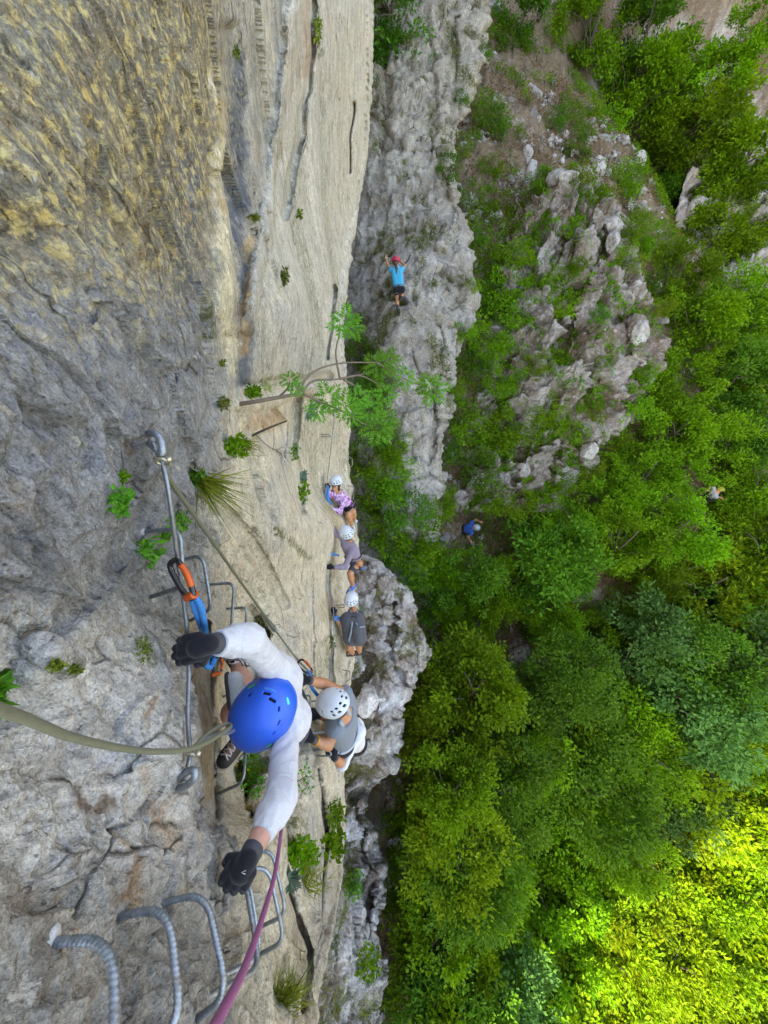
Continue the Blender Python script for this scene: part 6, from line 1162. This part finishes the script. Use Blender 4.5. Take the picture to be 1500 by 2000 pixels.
# fallen and dead wood below
def log(label, a, b, r, la, lb_, fork=6):
    wa, ta = on_ground(*a); wb, tb = on_ground(*b); p, q = P(a[0], a[1], ta - la), P(b[0], b[1], tb - lb_); root = empty('fallen_tree', p); tag(root, label, 'dead tree'); mb = MB(); w = resample([p, (p + q) / 2 + np.array((0, 0, .15)), q], 24); mb.tube(w, np.linspace(r, r * .4, 24), 8); mb.build('trunk', M_BARK, root); mb = MB()
    for _ in range(fork): s = w[rng.integers(10, 24)]; e = s + norm(norm(q - p) + rng.normal(size=3) * .8) * rng.uniform(.4, 1.1); mb.tube(resample([s, (s + e) / 2 + rng.normal(size=3) * .06, e], 8), np.linspace(r * .3, .008, 8), 5)
    if fork: mb.build('branches', M_DEAD, root)
log('dark fallen trunk on the stony clearing of the wood', (1168,1220), (1245,1168), .10, .15, .5, 0); log('bare dead branch beyond the stony clearing', (1235,1176), (1330,1110), .05, .9, 1.6, 16); log('dark leaning trunk near the foot of the crag', (1150,1035), (1185,1008), .09, .2, .4, 0); log('bare forked branch at the edge of the wood by the ledge', (880,1300), (985,1370), .035, 1.8, 2.2, 16); log('pale dead branch in the sunlit wood', (1120,1660), (1230,1710), .045, 2.6, 2.8, 14); log('bare branch in the wood below the ledge', (870,1420), (960,1470), .035, 2.2, 2.4, 12); log('leaning dark trunk in the top right trees', (1050,40), (1085,5), .09, .2, .6, 4)
# loose boulders on the far slope
def boulder(label, px, py, wp, hp, seed, tintv=(.42, .40, .37), on=None):
    t = hit_t(px, py); c = P(px, py, t - .05); sc = t / FPX; bm = bmesh.new(); bmesh.ops.create_icosphere(bm, subdivisions=4, radius=1); v = np.array([x.co for x in bm.verts]); f = np.array([[q.index for q in p.verts] for p in bm.faces]); bm.free()
    gg = np.random.default_rng(seed); pn = norm(gg.normal(size=(16, 3))); ph = gg.uniform(.62, 1.0, 16); v = v * np.minimum(1.1, (ph / np.maximum(v @ pn.T, .05)).min(1))[:, None]; n = noise(v * 1.3 + seed * 7.7); n2 = noise(v * 3.1 + seed); n3 = noise(v * 8 + seed); v = v * (1 + .12 * n + .06 * n2 + .05 * n3)[:, None]; W = c + v[:, :1] * img(1, .2) * wp * .55 * sc + v[:, 1:2] * img(-.2, 1) * hp * .55 * sc + v[:, 2:] * Fv * (wp + hp) * .22 * sc
    mk = np.zeros((len(v), 3)); mk[:, 1] = .5 * sstep(0, .5, n2); mk[:, 2] = .4 * sstep(.1, .5, -n); o = mesh_obj('boulder', W, f, M_FAR, None, True, {'tint': np.tile(tintv, (len(v), 1)), 'mask': mk}); tag(o, label, 'boulder'); return o
for i, (px, py, wp, hp, lb_) in enumerate([(1036,338,26,46,'upright pale boulder left on the stony slope above the crag'),(1030,300,20,36,'narrow boulder just above the upright one on the stony slope'),(1098,350,66,30,'wide low boulder in the middle of the stony slope'),(1167,330,26,30,'grey boulder right of the wide low one on the stony slope'),(1243,313,28,32,'light boulder apart on the right of the stony slope'),(1246,652,34,48,'big rounded boulder at the right corner of the crag'),(1195,440,34,32,'grey block at the top of the crag'),(1196,470,26,44,'leaning slab under the top block of the crag'),(770,1652,26,44,'bright white boulder below the ledge'),(717,1368,36,52,'chalk white rock on the pale ledge'),(742,1366,22,12,'small white stone beside the chalk white rock'),(1150,880,34,30,'pale rock at the foot of the crag'),(1285,565,20,26,'small pale rock at the right rim of the crag'),(960,12,30,30,'rock at the top corner beside the grey wall'),(1305,180,40,34,'pale outcrop rock among the top right trees'),(1222,168,30,50,'narrow pale rock in the top right trees'),(1020,1275,50,34,'grey boulder in the dark opening of the wood'),(1000,1292,26,22,'smaller grey stone in the dark opening of the wood'),(1200,1170,30,24,'grey stone on the stony clearing'),(1225,1180,26,20,'pale stone on the stony clearing beside the fallen trunk')]): boulder(lb_, px, py, wp, hp, i + 1, (.56, .55, .54) if 'white' in lb_ else (.42, .405, .38))
# low growth, litter and stones on the slopes
def ground_stuff():
    g = np.random.default_rng(9); n = 230000; x = g.uniform(-1.5, 20, n); y = g.uniform(-5, 34, n); w = np.stack([x, y, z_ground(x, y)], -1); px, py, d = project(w); ok = (px > 600) & (px < 1580) & (py > -60) & (py < 2100) & (fbm(w * .55 + 3, 3) + .35 * fbm(w * 1.9, 2) > -.06 + .22 * ((py < 430) & (px < 1230))); w = w[ok]; n = len(w)
    e = .03; nx = (z_ground(w[:, 0] + e, w[:, 1]) - w[:, 2]) / e; ny = (z_ground(w[:, 0], w[:, 1] + e) - w[:, 2]) / e; nn = norm(np.stack([-nx, -ny, np.ones(n)], -1)); w = w + nn * g.uniform(.12, .42, n)[:, None]; d = norm(g.normal(size=(n, 3)) + nn * .4); L = g.uniform(.07, .17, n)
    leaf_obj('ground_cover', [(leaves(w, d, nn + g.normal(size=(n, 3)) * .5, L, L * .42), np.clip(.35 + .6 * noise(w * .8) + .2 * g.normal(size=n), 0, 1))], L_MID).update_tag(); o = bpy.context.scene.objects['ground_cover']; tag(o, 'low green plants growing over the gorge slope', 'ground cover', None, 'stuff')
    n = 120000; x = g.uniform(-1.5, 20, n); y = g.uniform(-5, 34, n); w = np.stack([x, y, z_ground(x, y)], -1); nn = np.tile((0, -.4, 1.0), (n, 1)); w[:, 2] += g.uniform(.05, .3, n); L = g.uniform(.06, .15, n); m_ = fbm(w * .5 + 30, 3) > -.12
    leaf_obj('leaf_litter', [(leaves(w[m_], norm(g.normal(size=(m_.sum(), 3)) * (1, 1, .3)), nn[m_] + g.normal(size=(m_.sum(), 3)) * .4, L[m_], L[m_] * .45), g.random(m_.sum()))], L_LITTER); tag(bpy.context.scene.objects['leaf_litter'], 'brown fallen leaves and dry stalks over the gorge slope', 'leaf litter', None, 'stuff')
    n = 9500; x = g.uniform(0, 16, n); y = g.uniform(0, 32, n); w = np.stack([x, y, z_ground(x, y)], -1); m_ = fbm(w * .45 + 60, 3) > .02; w = w[m_]; n = len(w); bm = bmesh.new(); bmesh.ops.create_icosphere(bm, subdivisions=1, radius=1); oc = np.array([q.co for q in bm.verts]); of = np.array([[q.index for q in f.verts] for f in bm.faces]); bm.free(); no = len(oc)
    S = np.exp(g.normal(-2.55, .5, n)); sq = g.uniform(.55, 1.2, (n, 1, 3)); V = w[:, None] + np.array((0, 0, .08)) + oc[None] * (1 + .33 * g.uniform(-1, 1, (n, no, 1))) * S[:, None, None] * sq; F = (of[None] + no * np.arange(n)[:, None, None]).reshape(-1, 3); c = np.repeat(g.uniform(.20, .44, (n, 1)) * np.array((1, .95, .88)), no, 0)
    o = mesh_obj('scree', V.reshape(-1, 3), F, M_FAR, None, False, {'tint': c, 'mask': np.zeros((n * no, 3))}); tag(o, 'loose pale stones scattered over the far slope', 'scree', None, 'stuff')
ground_stuff()
def rock_greens():
    """grass and small leaves in the cracks of the grey wall, the crag and the ledge"""
    g = np.random.default_rng(21)
    for nm, obn, n, thr, ll, lab, mt in (('crag_greenery', 'rock_crag', 26000, .30, .10, 'grass and small plants in the cracks of the crag', L_MID), ('wall_greenery', 'rock_buttress', 9000, .42, .075, 'small plants in the cracks of the grey wall', L_MOSS), ('ledge_greenery', 'rock_ledge', 17000, .34, .055, 'grass and herbs between the rocks of the pale ledge', L_GRASS)):
        me = bpy.data.objects[obn].data; nv = len(me.vertices); co = np.empty(nv * 3, np.float32); me.vertices.foreach_get('co', co); co = co.reshape(-1, 3); no = np.empty(nv * 3, np.float32); me.vertices.foreach_get('normal', no); no = no.reshape(-1, 3); mk = np.empty(nv * 4, np.float32); me.attributes['mask'].data.foreach_get('color', mk); mk = mk.reshape(-1, 4)[:, 1]
        pr = sstep(thr, thr + .3, mk) * (fbm(co * 1.7 + 4, 2) > -.15); pr = pr / pr.sum(); i = g.choice(nv, n, p=pr); c = co[i] + no[i] * g.uniform(0, .10, (n, 1)) + g.normal(size=(n, 3)) * .03; L = ll * g.uniform(.6, 1.5, n)
        leaf_obj(nm, [(leaves(c, norm(no[i] * .7 + np.array((0, 0, .5)) + g.normal(size=(n, 3)) * .6), norm(no[i] + g.normal(size=(n, 3)) * .6), L, L * (.16 if 'ledge' in nm else .36)), np.clip(.4 + .6 * noise(c * 1.4) + .2 * g.normal(size=n), 0, 1))], mt); tag(bpy.data.objects[nm], lab, 'greenery', None, 'stuff')
rock_greens()

for _k, (_o, _u, _h) in list(PROTO.items()):
    if not _u:
        for _c in list(_o.children): bpy.data.objects.remove(_c)
        bpy.data.objects.remove(_o)
